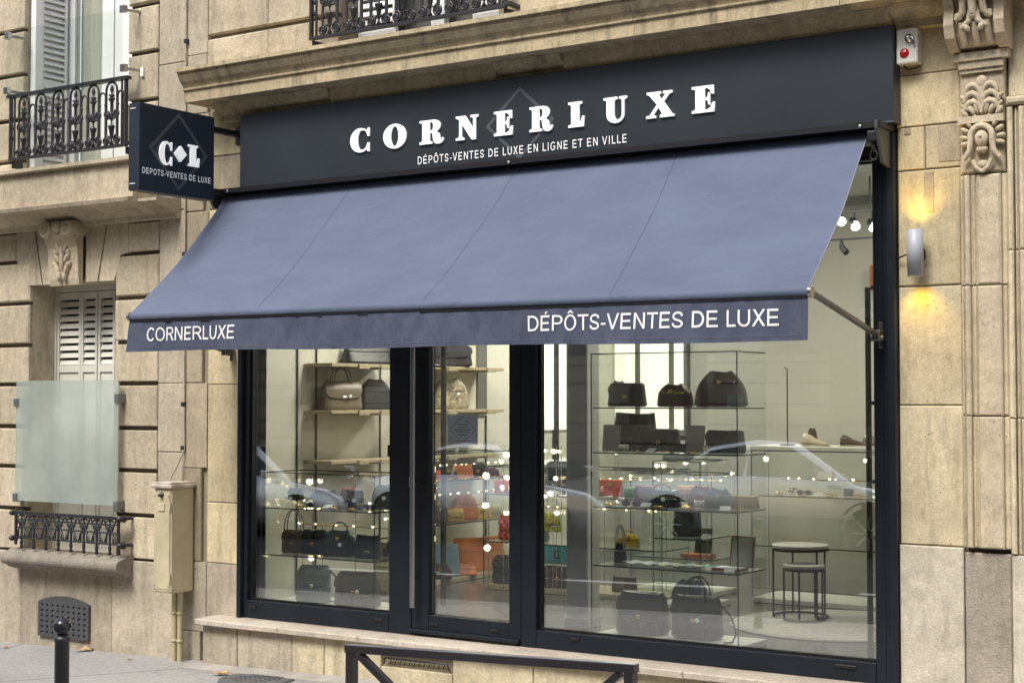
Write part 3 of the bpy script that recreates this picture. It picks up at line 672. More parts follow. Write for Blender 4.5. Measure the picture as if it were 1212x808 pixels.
# upper right window behind its rail
uw = MB()
for a, b in ((-1.28, -1.20), (-.75, -.65), (-.2, -.12)): uw.box(a, b, .22, .27, 3.80, 5.7)
uw.box(-1.3, -.1, .218, .272, 3.795, 3.86); uo = uw.build('window_frame', WPAINT, SB)
mb = MB(); mb.box(-1.2, -.75, .24, .246, 3.86, 5.7); mb.box(-.65, -.2, .24, .246, 3.86, 5.7); mb.build('pane', G_in, uo)
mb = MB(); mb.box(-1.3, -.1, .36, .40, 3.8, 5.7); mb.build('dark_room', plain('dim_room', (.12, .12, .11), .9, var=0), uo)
for x0 in (-1.29, -.40):
    o = leaf(x0, x0 + .30, .17, 3.81, 5.6, 3.95, SB, WPAINT)
railing(SB, -1.45, .03, 3.885, 4.36, 7)

# marble ledge and plinth under the shop front
for a, b in ((-2.31, -1.60), (-1.60, -.96), (-.96, -.05), (-.05, 1.2), (1.2, 2.285)):
    blk(a, b, .212, .253, S_marble, SB, y=-.215, d=.26, c=.005, g=.001, name='ledge_slab', jit=0)
for a, b in ((-2.285, -1.98), (-1.98, -1.52), (-1.52, -1.26), (-1.26, -.82), (-.30, .25), (.25, 1.3), (1.3, 2.285)):
    blk(a, b, -.4, .212, S_plinth if a < -1.9 or a > 1 else S_ylo, SB, y=-.165, d=.06, name='plinth_stone')
blk(-.82, -.30, -.4, .085, S_ylo, SB, y=-.165, d=.06, name='plinth_stone')
mb = MB(); mb.box(-.82, -.30, -.135, -.131, .085, .212); mb.build('vent_slot', S_brn, SB)
mb = MB(); mb.tube([(-.80, -.16, .10), (-.79, -.165, .135), (-.34, -.165, .14), (-.32, -.16, .10)], .006, 6); 
for k in range(12): mb.tube([(-.76 + k * .035, -.155, .10), (-.75 + k * .035, -.15, .13)], .003, 4)
mb.build('bent_grating', IRON, SB)
# pavement edge strip of cement at the wall foot
mb = MB(); mb.add([(-2.35, -.30, gz(-2.35) + .006), (2.6, -.30, gz(2.6) + .006), (2.6, -.164, gz(2.6) + .02), (-2.35, -.164, gz(-2.35) + .02), (-2.35, -.30, gz(-2.35) - .05), (2.6, -.30, gz(2.6) - .05)], [(0, 1, 2, 3), (4, 5, 1, 0)])
struct(mb.build('cement_fillet', plain('cement', (.33, .31, .28), .9, var=.2, bmp=.4)))

# ------------------------------------------------------------------ shop front frame, door and glass
def frame_member(x0, x1, z0, z1, y0=0., y1=.08, n='frame_member'):
    mb = MB(); mb.cbox(x0, x1, y0, y1, z0, z1, .003); return mb.build(n, FRAME, SB)
HT = 2.90
frame_member(-2.12, -2.085, .255, 2.98, -.03, .10, 'frame_stile'); frame_member(-2.083, -2.06, .255, HT, .0, .10, 'frame_stile')
frame_member(-.893, -.728, .255, HT, 0, .09, 'frame_stile'); frame_member(.062, .162, .255, HT, 0, .09, 'frame_stile')
frame_member(2.162, 2.215, .255, HT, 0, .09, 'frame_stile'); frame_member(2.217, 2.250, .255, 2.93, -.012, .1, 'frame_stile'); frame_member(2.252, 2.287, .255, 2.96, -.045, .1, 'frame_stile')
frame_member(-2.058, -.895, .255, .365, 0, .09, 'frame_rail'); frame_member(.164, 2.16, .255, .352, 0, .09, 'frame_rail')
frame_member(-2.058, -.895, 2.82, HT, 0, .09, 'frame_rail'); frame_member(.164, 2.16, 2.84, HT, 0, .09, 'frame_rail'); frame_member(-.726, .060, 2.72, HT, 0, .09, 'frame_rail')
def shop_window(x0, x1, z0, z1):
    mb = MB(); mb.box(x0, x1, .045, .057, z0, z1); g = mb.build('shop_window', G_shop, SB)
    b = MB(); t = .012
    b.box(x0, x0 + t, .034, .044, z0, z1); b.box(x1 - t, x1, .034, .044, z0, z1); b.box(x0 + t, x1 - t, .034, .044, z0, z0 + t); b.box(x0 + t, x1 - t, .034, .044, z1 - t, z1); b.build('glazing_bead', BLACK, g)
shop_window(-2.058, -.895, .367, 2.818); shop_window(.164, 2.16, .354, 2.838)
for cx in (-2.0, -.97, 2.03, .42, 1.98):
    mb = MB(); mb.bbox(cx - .03, cx + .03, -.008, .0, .315, .332, .003); mb.build('drain_cap', BLACK, SB)
DR = MB()
DR.cbox(-.724, -.60, .004, .07, .268, 2.715, .003); DR.cbox(-.024, .058, .004, .07, .268, 2.715, .003)
DR.cbox(-.599, -.025, .006, .07, .268, .378, .003); DR.cbox(-.599, -.025, .006, .07, 2.62, 2.715, .003)
door = DR.build('glass_door', FRAME, SB)
mb = MB(); mb.box(-.599, -.025, .045, .055, .379, 2.619); mb.build('pane', G_shop, door)
mb = MB(); mb.cbox(-.722, .056, -.022, .003, .270, .292, .004); mb.build('kick_strip', FRAME, door)
mb = MB(); mb.tube([(-.672, -.055, .425), (-.672, -.055, 2.05)], .017, 14)
for z in (.60, 1.15, 1.85): mb.tube([(-.672, -.055, z), (-.672, .004, z)], .008, 8)
mb.build('pull_handle', STEEL, door)
mb = MB(); mb.tube([(-.575, .12, .425), (-.575, .12, 2.05)], .017, 14)
for z in (.62, 1.85): mb.tube([(-.60, .06, z), (-.575, .12, z)], .008, 8)
mb.build('inner_handle', plain('dark_handle', (.16, .17, .16), .3, metal=.8, var=0), door)
mb = MB(); mb.bbox(-.735, -.715, -.012, .004, 1.13, 1.19, .003); mb.build('keyhole_plate', STEEL, door)
for cx in (-.555, -.12):
    mb = MB(); mb.bbox(cx - .03, cx + .03, -.002, .006, .318, .334, .003); mb.build('drain_cap', BLACK, door)
for z in (1.34, .76):
    mb = MB(); mb.bbox(-.925, -.90, .02, .044, z - .035, z + .035, .003); mb.build('hinge', BLACK, SB)
# paper notice on the door
NT = thing('door_notice', 'pale blue square paper notice with a diamond taped inside the door glass', 'notice', (-.395, .066, 1.47))
mb = MB(); mb.box(-.505, -.285, .064, .066, 1.385, 1.56); mb.build('paper', plain('notice_paper', (.42, .47, .58), .6, var=0, emit=.05), NT)
def diamond_ring(cx, cz, hw, hh, t, y, mbx, axis='y', dep=.0006):
    o = [(cx - hw, cz), (cx, cz - hh), (cx + hw, cz), (cx, cz + hh)]; k = t / hw; i = [(cx + (p[0] - cx) * (1 - k), cz + (p[1] - cz) * (1 - k)) for p in o]
    f = (lambda p, d: (p[0], y + d, p[1])) if axis == 'y' else (lambda p, d: (y + d, p[0], p[1]))
    vs = [f(p, 0) for p in o + i] + [f(p, dep) for p in o + i]
    fs = []
    for a in range(4):
        b = (a + 1) % 4; fs += [(a, b, b + 4, a + 4), (a + 8, a, b, b + 8)]; fs[-1] = (a, a + 8, b + 8, b); fs += [(a + 4, b + 4, b + 12, a + 12)]
    mbx.add(vs, fs)
mb = MB(); diamond_ring(-.395, 1.472, .10, .078, .004, .0632, mb)
for i, (z, hw) in enumerate(((1.50, .04), (1.485, .03), (1.47, .06), (1.458, .05), (1.44, .035))): mb.box(-.395 - hw, -.395 + hw, .0633, .0638, z, z + .006)
mb.build('print', plain('notice_ink', (.06, .07, .09), .6, var=0), NT)

# ------------------------------------------------------------------ fascia sign
FS = thing('fascia_sign', 'long charcoal fascia board with raised white CORNERLUXE letters above the awning', 'sign', (.13, -.1, 3.0))
mb = MB(); mb.cbox(-2.045, 2.312, -.10, .02, 3.0, 3.478, .004); mb.build('board', FASC, FS)
mb = MB(); mb.box(-2.045, 2.312, -.106, -.101, 3.0, 3.006); mb.build('bottom_trim', plain('trim_blue_grey', (.10, .13, .17), .4, var=0), FS)
mb = MB(); diamond_ring(.119, 3.212, .235, .207, .028, -.1012, mb, dep=.0009); mb.build('diamond_emblem', DIAM, FS)
# slab letters: outlines in cap heights
def arc(cx, cy, rx, ry, a0, a1, n=12): return [(cx + rx * math.cos(R(a0 + (a1 - a0) * i / n)), cy + ry * math.sin(R(a0 + (a1 - a0) * i / n))) for i in range(n + 1)]
def glyph(ch):
    s, h = .085, .07   # serif thickness, bracket
    if ch == 'E':
        return [[(0, 0), (.92, 0), (.95, .36), (.86, .36), (.76, .16), (.62, .09), (.53, .09), (.53, .46), (.60, .46), (.66, .40), (.68, .28), (.75, .28), (.75, .74), (.68, .74), (.66, .60), (.60, .55), (.53, .55), (.53, .91), (.62, .91), (.74, .84), (.83, .67), (.91, .67), (.90, 1), (0, 1), (0, .91), (.08, .90), (.15, .86), (.15, .14), (.08, .10), (0, .09)]], []
    if ch == 'L':
        return [[(0, 0), (.74, 0), (.78, .42), (.68, .42), (.60, .20), (.53, .11), (.53, .86), (.58, .90), (.66, .91), (.66, 1), (0, 1), (0, .91), (.08, .90), (.14, .86), (.14, .14), (.08, .10), (0, .09)]], []
    if ch == 'N':
        return [[(0, 0), (.42, 0), (.42, .09), (.34, .11), (.29, .15), (.29, .68), (.80, -.02), (1.0, -.02), (1.0, .85), (1.05, .90), (1.13, .91), (1.13, 1), (.74, 1), (.74, .91), (.84, .89), (.88, .85), (.88, .42), (.48, 1), (0, 1), (0, .91), (.09, .89), (.17, .82), (.17, .15), (.10, .10), (0, .09)]], []
    if ch == 'U':
        return [[(.14, .86), (.14, .30)] + arc(.56, .32, .42, .34, 180, 360, 14) + [(.98, .85), (1.04, .90), (1.11, .91), (1.11, 1), (.74, 1), (.74, .91), (.83, .89), (.87, .85), (.87, .34)] + arc(.69, .33, .18, .22, 0, -180, 10) + [(.51, .86), (.57, .90), (.65, .91), (.65, 1), (0, 1), (0, .91), (.08, .90)]], []
    if ch == 'X':
        return [[(0, 0), (.42, 0), (.42, .09), (.30, .11), (.53, .40), (.70, .13), (.60, .09), (.60, 0), (1.22, 0), (1.22, .09), (1.12, .12), (.77, .60), (1.0, .87), (1.14, .91), (1.14, 1), (.74, 1), (.74, .91), (.85, .89), (.68, .69), (.54, .88), (.64, .91), (.64, 1), (.03, 1), (.03, .91), (.13, .88), (.47, .50), (.16, .12), (0, .09)]], []
    if ch == 'O':
        return [arc(.61, .5, .61, .53, 0, 350, 35)], [arc(.61, .5, .21, .43, 0, 345, 23)]
    if ch == 'C':
        return [arc(.56, .5, .56, .53, 62, 298, 26) + [(.94, .10), (1.0, -.02), (1.08, -.02), (1.08, .37), (.98, .37)] + arc(.66, .5, .27, .43, 318, 42, 20)[0:0] + [(.92, .22), (.84, .11), (.72, .07)] + arc(.62, .5, .20, .43, 285, 75, 18) + [(.74, .93), (.86, .88), (.94, .78), (.98, .65), (1.08, .65), (1.08, 1.02), (1.0, 1.02), (.95, .91)]], []
    if ch == 'R':
        return [[(0, 0), (.64, 0), (.64, .09), (.56, .10), (.51, .14), (.51, .47), (.60, .46), (.66, .40), (.69, .20)] + [(.73, .06), (.84, -.02), (1.0, -.03), (1.15, .03), (1.22, .14), (1.20, .22), (1.13, .20), (1.10, .12), (1.05, .13), (1.04, .28), (.98, .42), (.84, .50)] + arc(.72, .755, .34, .245, -55, 90, 12) + [(0, 1), (0, .91), (.08, .90), (.14, .86), (.14, .14), (.08, .10), (0, .09)]],[[(.51, .56), (.60, .56)] + arc(.60, .735, .10, .175, -60, 60, 8) + [(.60, .91), (.51, .91)]]
def letter(ch, x0, x1, z0, z1, y, dep, name, mat, parent, axis='y'):
    outs, holes = glyph(ch)
    cu = bpy.data.curves.new('g', 'CURVE'); cu.dimensions = '2D'; cu.fill_mode = 'FRONT'
    allp = outs + holes
    for p in allp:
        sp = cu.splines.new('POLY'); sp.points.add(len(p) - 1); sp.use_cyclic_u = True
        for i, q in enumerate(p): sp.points[i].co = (q[0], q[1], 0, 1)
    o = bpy.data.objects.new('g', cu); COL.objects.link(o); bpy.context.view_layer.update()
    me = o.evaluated_get(bpy.context.evaluated_depsgraph_get()).to_mesh()
    vs = [v.co.copy() for v in me.vertices]; fs = [list(p.vertices) for p in me.polygons]
    bpy.data.objects.remove(o)
    X0 = min(q[0] for q in outs[0]); X1 = max(q[0] for q in outs[0])
    mb = MB()
    def mp(v, d):
        a = x0 + (v[0] - X0) / (X1 - X0) * (x1 - x0); z = z0 + v[1] * (z1 - z0)
        return (a, y + d, z) if axis == 'y' else (y - d, a, z)
    mb.add([mp(v, 0) for v in vs], fs)
    for p in allp:
        n = len(p); mb.add([mp(q, 0) for q in p] + [mp(q, dep) for q in p], [(i, (i + 1) % n, (i + 1) % n + n, i + n) for i in range(n)])
    return mb.build(name, mat, parent)
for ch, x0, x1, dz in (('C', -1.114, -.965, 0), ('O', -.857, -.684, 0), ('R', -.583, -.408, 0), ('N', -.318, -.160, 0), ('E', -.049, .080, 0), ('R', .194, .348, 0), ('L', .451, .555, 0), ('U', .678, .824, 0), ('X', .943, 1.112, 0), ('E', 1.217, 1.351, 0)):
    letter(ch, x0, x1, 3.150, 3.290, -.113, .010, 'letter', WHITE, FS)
# ------------------------------------------------------------------ projecting blade sign (square to the wall)
BS = thing('blade_sign', 'dark projecting box sign with white C and L monogram left of the fascia', 'sign', (-2.11, -.6, 2.91))
mb = MB(); bx = MB()
bx.bbox(-2.165, -2.073, -.93, -.30, 2.907, 3.436, .003); bx.build('box', BLADE, BS)
XS = -2.0715
mb = MB(); diamond_ring(-.607, 3.175, .248, .243, .030, XS, mb, 'x', -.0009)
mb.build('diamond_emblem', DIAM, BS)
letter('C', -.775, -.672, 3.083, 3.222, XS + .012, .010, 'letter', WHITE, BS, 'x')
letter('L', -.535, -.440, 3.098, 3.232, XS + .012, .010, 'letter', WHITE, BS, 'x')
mb = MB(); mb.prism([(-.655, 3.160), (-.607, 3.112), (-.556, 3.162), (-.605, 3.212)], XS + .002, XS + .018, 'x'); mb.build('centre_diamond', WHITE, BS)
def turn(p): return (XS + .0012 - (p[1]), p[0], p[2])
for z in (3.40, 2.945):
    mb = MB(); mb.box(-2.15, -2.105, -.9325, -.9302, z, z + .005); mb.build('slot', PRINT, BS)
for b_ in ((-2.14, -2.10, -.30, -.012, 3.35, 3.385), (-2.14, -2.10, -.30, .0, 2.96, 2.99), (-2.17, -2.07, -.012, -.001, 3.31, 3.42)):
    mb = MB(); mb.box(*b_); mb.build('bracket', BLACK, BS)
mb = MB(); mb.tube([(-2.09, -.2, 3.34), (-2.06, -.1, 3.35), (-2.03, -.05, 3.42), (-2.02, -.03, 3.46)], .004, 6); mb.build('cable', BLACK, BS)

# ------------------------------------------------------------------ awning
AW = thing('awning', 'slate blue fabric shop awning with lettered valance stretched over the windows', 'awning', (0, -.1, 2.9))
mb = MB(); mb.box(-2.20, 2.285, -.20, -.0, 2.965, 2.995); mb.box(-2.17, 2.25, -.02, -.012, 2.86, 2.965); mb.build('cassette', BLACK, AW)
mb = MB(); mb.tube([(-2.16, -.11, 2.925), (2.22, -.11, 2.925)], .036, 14); mb.build('roller', FAB, AW)
for x in (-2.215, 2.265):
    mb = MB(); mb.prism([(-.01, 3.0), (-.215, 3.0), (-.215, 2.96), (-.14, 2.80), (-.01, 2.78)] if x > 0 else [(-.01, 3.0), (-.215, 3.0), (-.215, 2.96), (-.16, 2.88), (-.01, 2.87)], x - .008, x + .008, 'x'); mb.build('end_plate', plain('grey_plate', (.09, .095, .10), .4, metal=.4), AW)
for x in (-2.05, .115, 2.18):
    mb = MB(); mb.ell((x, -.205, 2.975), (.010, .008, .010), 0, 8, 6); mb.build('bolt', STEEL, AW)
mb = MB(); mb.tube([(2.235, -.17, 2.92), (2.235, -.17, 2.86)], .012, 8); mb.tube([(2.235 + .018 * math.cos(R(a)), -.17, 2.835 + .024 * math.sin(R(a))) for a in range(0, 360, 30)], .005, 6, closed=True); mb.bbox(2.21, 2.26, -.20, -.14, 2.90, 2.95, .006); mb.build('crank_eye', BLACK, AW)
tp = (-.145, 2.928); ft = (-.862, 2.170)
tops = [-2.141, -1.085, .113, 1.141, 2.191]; bots = [-2.20, -1.169, .008, 1.153, 2.191]
def cloth(u, v, i):
    xa = tops[i] + (tops[i + 1] - tops[i]) * u; xb = bots[i] + (bots[i + 1] - bots[i]) * u
    x = xa + (xb - xa) * v; y = tp[0] + (ft[0] - tp[0]) * v; z = tp[1] + (2.172 - (x + 2.2) * .0041 - tp[1]) * v
    sag = .028 * math.sin(PI * v) + .0035 * math.sin(x * 4.5 + v * 9) * math.sin(PI * v) 
    rip = .004 * math.sin(x * 8 + v * 3) * (1 - v) * math.sin(PI * min(1, v * 4) / 2)
    return (x, y + (sag + rip) * .7, z - (sag + rip) * .7)
for i in range(4):
    mb = MB(); nu, nv = 14, 16; vs = []; 
    for b in (0, 1):
        for a in range(nv + 1):
            for c in range(nu + 1):
                p = cloth(c / nu, a / nv, i); vs.append((p[0], p[1] + b * .0015, p[2] - b * .002))
    fs = [(a * (nu + 1) + c, a * (nu + 1) + c + 1, (a + 1) * (nu + 1) + c + 1, (a + 1) * (nu + 1) + c) for a in range(nv) for c in range(nu)]
    L0 = (nu + 1) * (nv + 1); fs += [tuple(k + L0 for k in reversed(f)) for f in fs]
    mb.add(vs, fs, True); mb.build('fabric_panel', FAB, AW)
    if i:
        mb = MB(); pts = [cloth(0, a / nv, i) for a in range(nv + 1)]
        mb.tube([(p[0], p[1] - .0005, p[2] - .0002) for p in pts], .0018, 5); mb.build('seam', plain('seam_fabric', (.066, .085, .15), .8, var=0), AW)
for s, e in ((-1, -2.1995), (1, 2.1905)):
    i = 0 if s < 0 else 3; u = 0 if s < 0 else 1
    mb = MB(); mb.tube([cloth(u, a / 16, i) for a in range(17)], .0035, 5); mb.build('hem', plain('hem_fabric', (.20, .21, .27), .8, var=0), AW)
mb = MB(); mb.tube([(-2.205, -.856, 2.150), (2.195, -.856, 2.132)], .025, 16); mb.build('front_bar', FAB, AW)
mb = MB(); mb.box(-2.2, 2.185, -.872, -.856, 2.100, 2.108); mb.box(-2.2, -.0, -.875, -.866, 2.113, 2.124); mb.box(.001, 2.185, -.875, -.866, 2.103, 2.114); mb.build('valance_top_line', BLACK, AW)  # black strips along the valance top, below the front bar
for x, z in ((-2.21, 2.150), (2.2, 2.132)):
    mb = MB(); mb.tube([(x - .008, -.862, z), (x + .008, -.862, z)], .027, 14); mb.build('bar_cap', STEEL, AW)
def vy(x, t):
    return -.872 - .009 * t * math.sin(x * 5.1 + 1) - .005 * t * math.sin(x * 17) - .012 * t + .012 * math.sin(x * 29 + math.sin(x * 7) * 2.5 + t * 2.2) * t * (1 - t) + .004 * math.sin(x * 63 + t * 4) * t * (1 - t)
def vz(x, t):
    zt_ = 2.120 - (x + 2.2) / 4.4 * .016; zb__ = 1.938 - (x + 2.2) / 4.4 * .026 + .004 * math.sin(x * 3.1)
    return zt_ + (zb__ - zt_) * t
segs = [-2.207, -1.19, .0, 1.15, 2.190]
for i in range(4):
    mb = MB(); nx_ = 70; nt_ = 10; vs = []
    for b in (0, 1):
        for a in range(nt_ + 1):
            for c in range(nx_ + 1):
                x = segs[i] + (segs[i + 1] - segs[i]) * c / nx_; t = a / nt_; x2 = x - (.008 * t if i == 0 and c == 0 else 0)
                vs.append((x2, vy(x, t) + b * .002, vz(x, t)))
    fs = [(a * (nx_ + 1) + c, (a + 1) * (nx_ + 1) + c, (a + 1) * (nx_ + 1) + c + 1, a * (nx_ + 1) + c + 1) for a in range(nt_) for c in range(nx_)]
    L0 = (nx_ + 1) * (nt_ + 1); fs += [tuple(k + L0 for k in reversed(f)) for f in fs]
    mb.add(vs, fs, True); mb.build('valance_panel', VAL_SHADED, AW)
mb = MB(); mb.tube([(x / 100, vy(x / 100, .87) - .0005, vz(x / 100, .87)) for x in range(-220, 219, 2)], .0014, 4); mb.build('hem_stitch', plain('stitch', (.12, .13, .18), .8, var=0), AW)
def onval(p):
    x = p[0]; zt_ = vz(x, 0); zb__ = vz(x, 1); t = (zt_ - p[2]) / (zt_ - zb__)
    return (x, vy(x, t) - .003, p[2])
def stroke(pts, t):
    P = [Vector(p) for p in pts]; L, Q = [], []
    for i, p in enumerate(P):
        a = P[max(0, i - 1)]; b = P[min(len(P) - 1, i + 1)]; d = (b - a).normalized(); n = Vector((-d.y, d.x)); L.append(tuple(p + n * t / 2)); Q.append(tuple(p - n * t / 2))
    return L + Q[::-1]
T_ = .135
def sansglyph(ch):
    t = T_; E_ = [(0, 0), (.72, 0), (.72, t), (t, t), (t, .44), (.66, .44), (.66, .44 + t * .95), (t, .44 + t * .95), (t, 1 - t), (.70, 1 - t), (.70, 1), (0, 1)]
    O_ = ([arc(.47, .5, .47, .515, 0, 350, 35)], [arc(.47, .5, .335, .395, 0, 350, 35)])
    g = {'E': ([E_], []), 'É': ([E_, [(.30, 1.07), (.40, 1.07), (.54, 1.24), (.38, 1.24)]], []), 'L': ([[(0, 0), (.63, 0), (.63, t), (t, t), (t, 1), (0, 1)]], []),
         'N': ([[(0, 0), (t, 0), (t, .80), (.66, 0), (.79, 0), (.79, 1), (.79 - t, 1), (.79 - t, .22), (.145, 1), (0, 1)]], []),
         'T': ([[(.32, 0), (.32 + t, 0), (.32 + t, 1 - t), (.77, 1 - t), (.77, 1), (0, 1), (0, 1 - t), (.32, 1 - t)]], []),
         'V': ([[(.36, 0), (.50, 0), (.87, 1), (.73, 1), (.435, .17), (.14, 1), (0, 1)]], []),
         'X': ([[(0, 0), (.16, 0), (.44, .40), (.72, 0), (.88, 0), (.525, .515), (.86, 1), (.70, 1), (.45, .635), (.20, 1), (.04, 1), (.365, .525)]], []),
         'U': ([[(0, 1), (0, .40)] + arc(.395, .38, .395, .395, 180, 360, 20) + [(.79, 1), (.79 - t, 1), (.79 - t, .40)] + arc(.395, .38, .26, .275, 0, -180, 20) + [(t, 1)]], []),
         'D': ([[(0, 0), (.36, 0)] + arc(.36, .5, .47, .5, -88, 88, 20) + [(.36, 1), (0, 1)]], [[(t, t), (.34, t)] + arc(.34, .5, .355, .365, -86, 86, 18) + [(.34, 1 - t), (t, 1 - t)]]),
         'P': ([[(0, 0), (t, 0), (t, .40), (.42, .40)] + arc(.42, .70, .33, .30, -88, 88, 16) + [(.42, 1), (0, 1)]], [[(t, .52), (.40, .52)] + arc(.40, .70, .21, .18, -86, 86, 12) + [(.40, 1 - t * .9), (t, 1 - t * .9)]]),
         'R': ([[(0, 0), (t, 0), (t, .435), (.34, .435), (.46, .38), (.56, .25), (.71, 0), (.88, 0), (.70, .30), (.56, .455)] + arc(.48, .72, .33, .28, -62, 88, 16) + [(.48, 1), (0, 1)]], [[(t, .55), (.44, .55)] + arc(.44, .72, .24, .17, -86, 86, 12) + [(.44, 1 - t * .85), (t, 1 - t * .85)]]),
         'C': ([arc(.45, .5, .45, .515, 42, 318, 30) + [(.67, .27)] + arc(.455, .5, .32, .395, 318, 42, 26)[1:-1] + [(.67, .74)]], []),
         'I': ([[(0, 0), (t, 0), (t, 1), (0, 1)]], []),
         'G': ([arc(.47, .5, .47, .515, 40, 322, 32) + [(.86, .19), (.86, .53), (.50, .53), (.50, .41), (.725, .41), (.725, .23)] + arc(.475, .5, .34, .395, 316, 42, 26) + [(.71, .74)]], []),
         'O': O_, 'Ô': (O_[0] + [[(.22, 1.08), (.34, 1.08), (.47, 1.18), (.60, 1.08), (.72, 1.08), (.54, 1.27), (.40, 1.27)]], O_[1]),
         '-': ([[(0, .30), (.36, .30), (.36, .42), (0, .42)]], []),
         'S': ([stroke([(.06, .30), (.09, .18), (.20, .09), (.38, .062), (.56, .09), (.66, .17), (.68, .27), (.63, .37), (.50, .44), (.30, .50), (.14, .57), (.085, .68), (.10, .80), (.20, .90), (.38, .938), (.54, .91), (.64, .83), (.67, .72)], .128)], [])}
    return g[ch]
ADV = {'D': (.10, .83, 1.0), 'E': (.10, .72, .92), 'É': (.10, .72, .92), 'P': (.10, .75, .92), 'O': (.06, .94, 1.07), 'Ô': (.06, .94, 1.07), 'T': (.03, .77, .85), 'S': (.06, .74, .90), '-': (.05, .36, .46), 'V': (.01, .87, .91), 'N': (.10, .79, 1.0), 'L': (.10, .63, .76), 'U': (.10, .79, 1.0), 'X': (.02, .88, .92), 'C': (.07, .84, .99), 'R': (.10, .88, 1.0), ' ': (0, 0, .38), 'I': (.13, .135, .39), 'G': (.07, .86, 1.08)}
def sans_text(s_, x0, x1, z0, cap, fn, name, mat, par, slope=0, track=0):
    tot = track * (len(s_) - 1) + sum(ADV[c][2] for c in s_) - ADV[s_[0]][0] - .1; k = (x1 - x0) / tot; x = x0 - ADV[s_[0]][0] * k
    for c in s_:
        lsb, gw, adv = ADV[c]
        if c != ' ':
            outs, holes = sansglyph(c)
            cu = bpy.data.curves.new('g', 'CURVE'); cu.dimensions = '2D'; cu.fill_mode = 'FRONT'
            for p in outs + holes:
                sp = cu.splines.new('POLY'); sp.points.add(len(p) - 1); sp.use_cyclic_u = True
                for i_, q in enumerate(p): sp.points[i_].co = (q[0], q[1], 0, 1)
            o = bpy.data.objects.new('g', cu); COL.objects.link(o); bpy.context.view_layer.update()
            me = o.evaluated_get(bpy.context.evaluated_depsgraph_get()).to_mesh()
            vs = [fn((x + (lsb + v.co.x) * k, 0, z0 + v.co.y * cap - (x - x0) * slope)) for v in me.vertices]; fs = [list(p.vertices) for p in me.polygons]
            bpy.data.objects.remove(o)
            mb = MB(); mb.add(vs, fs); mb.build(name, mat, par)
        x += (adv + track) * k
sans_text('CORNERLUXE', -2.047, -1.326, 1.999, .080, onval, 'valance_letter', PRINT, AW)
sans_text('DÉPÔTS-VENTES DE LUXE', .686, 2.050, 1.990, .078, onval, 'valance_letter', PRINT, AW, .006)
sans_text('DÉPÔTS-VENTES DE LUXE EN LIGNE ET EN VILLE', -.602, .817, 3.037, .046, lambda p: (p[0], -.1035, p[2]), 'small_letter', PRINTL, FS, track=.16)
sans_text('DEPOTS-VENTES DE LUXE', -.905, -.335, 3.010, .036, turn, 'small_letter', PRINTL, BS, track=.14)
for x, nm in ((2.205, 1), (-2.19, 0)):
    mb = MB(); mb.tube([(x - .02, -.86, 2.135), (x, -.80, 2.115), (x, -.07, 1.965)], .0155, 10); mb.build('support_arm', GALV, AW)
    mb = MB(); mb.bbox(x - .022, x + .022, -.09, -.014, 1.935, 1.99, .005); mb.lathe([(0, x - .03), (.013, x - .03), (.013, x + .03), (0, x + .03)], (0, -.06, 1.95), 10, 'x'); mb.bbox(x - .012, x + .012, -.02, -.012, 1.90, 2.03, .003); mb.build('arm_bracket', GALV, AW)

# ------------------------------------------------------------------ alarm box and wall lamp
AB = thing('alarm_box', 'small white alarm box with red lens at the right end of the fascia', 'alarm', (2.37, 0, 3.36))
mb = MB(); mb.bbox(2.318, 2.425, -.075, -.002, 3.285, 3.455, .006); mb.build('case', plain('alarm_white', (.62, .60, .54), .4, var=.08, vs=15), AB)
mb = MB(); mb.lathe([(0, -.088), (.014, -.086), (.022, -.08), (.024, -.074)], (2.36, 0, 3.335), 14, 'y'); mb.build('red_lens', RED, AB)
mb = MB(); mb.lathe([(0, -.105), (.012, -.103), (.014, -.09), (.02, -.088), (.022, -.074)], (2.385, 0, 3.405), 12, 'y'); mb.tube([(2.395, -.08, 3.42), (2.41, -.1, 3.40), (2.41, -.085, 3.37)], .006, 6); mb.build('lock_knob', STEEL, AB)
mb = MB(); mb.tube([(2.34, -.03, 3.284), (2.36, -.03, 3.262), (2.40, -.025, 3.268), (2.42, -.02, 3.275)], .004, 6); mb.build('cable', BLACK, AB)
WL = thing('wall_lamp', 'grey cylinder wall lamp glowing yellow up and down beside the shop window', 'wall lamp', (2.41, -.09, 2.35))
mb = MB(); n = 24; r0, r1 = .0385, .034
pr = [(r1, 2.25), (r0, 2.25), (r0, 2.467), (r1, 2.467), (r1, 2.44), (.001, 2.44)]
vs = []
mb.lathe([(r1 - .004, 2.275), (r1, 2.272), (r1, 2.245), (r0, 2.243), (r0, 2.467), (r1, 2.468), (r1, 2.440), (r1 - .004, 2.438)], (2.41, -.09, 0), 24); mb.build('body', plain('lamp_grey', (.36, .38, .43), .45, var=0), WL)
mb = MB(); mb.bbox(2.39, 2.43, -.055, .0, 2.33, 2.38, .004); mb.build('mount', BLACK, WL)
mb = MB(); mb.tube([(2.37, -.075, 2.35), (2.34, -.04, 2.352), (2.285, -.02, 2.335)], .004, 6); mb.build('cable', BLACK, WL)
AMB = plain('amber_glow', (1, .72, .22), .4, var=0, emit=4)
mb = MB(); mb.lathe([(0, 2.4405), (.03, 2.4405), (.03, 2.443), (0, 2.443)], (2.41, -.09, 0), 16); mb.build('bulb', AMB, WL)
mb = MB(); mb.lathe([(0, 2.267), (.03, 2.267), (.03, 2.270), (0, 2.270)], (2.41, -.09, 0), 16); mb.build('bulb', AMB, WL)
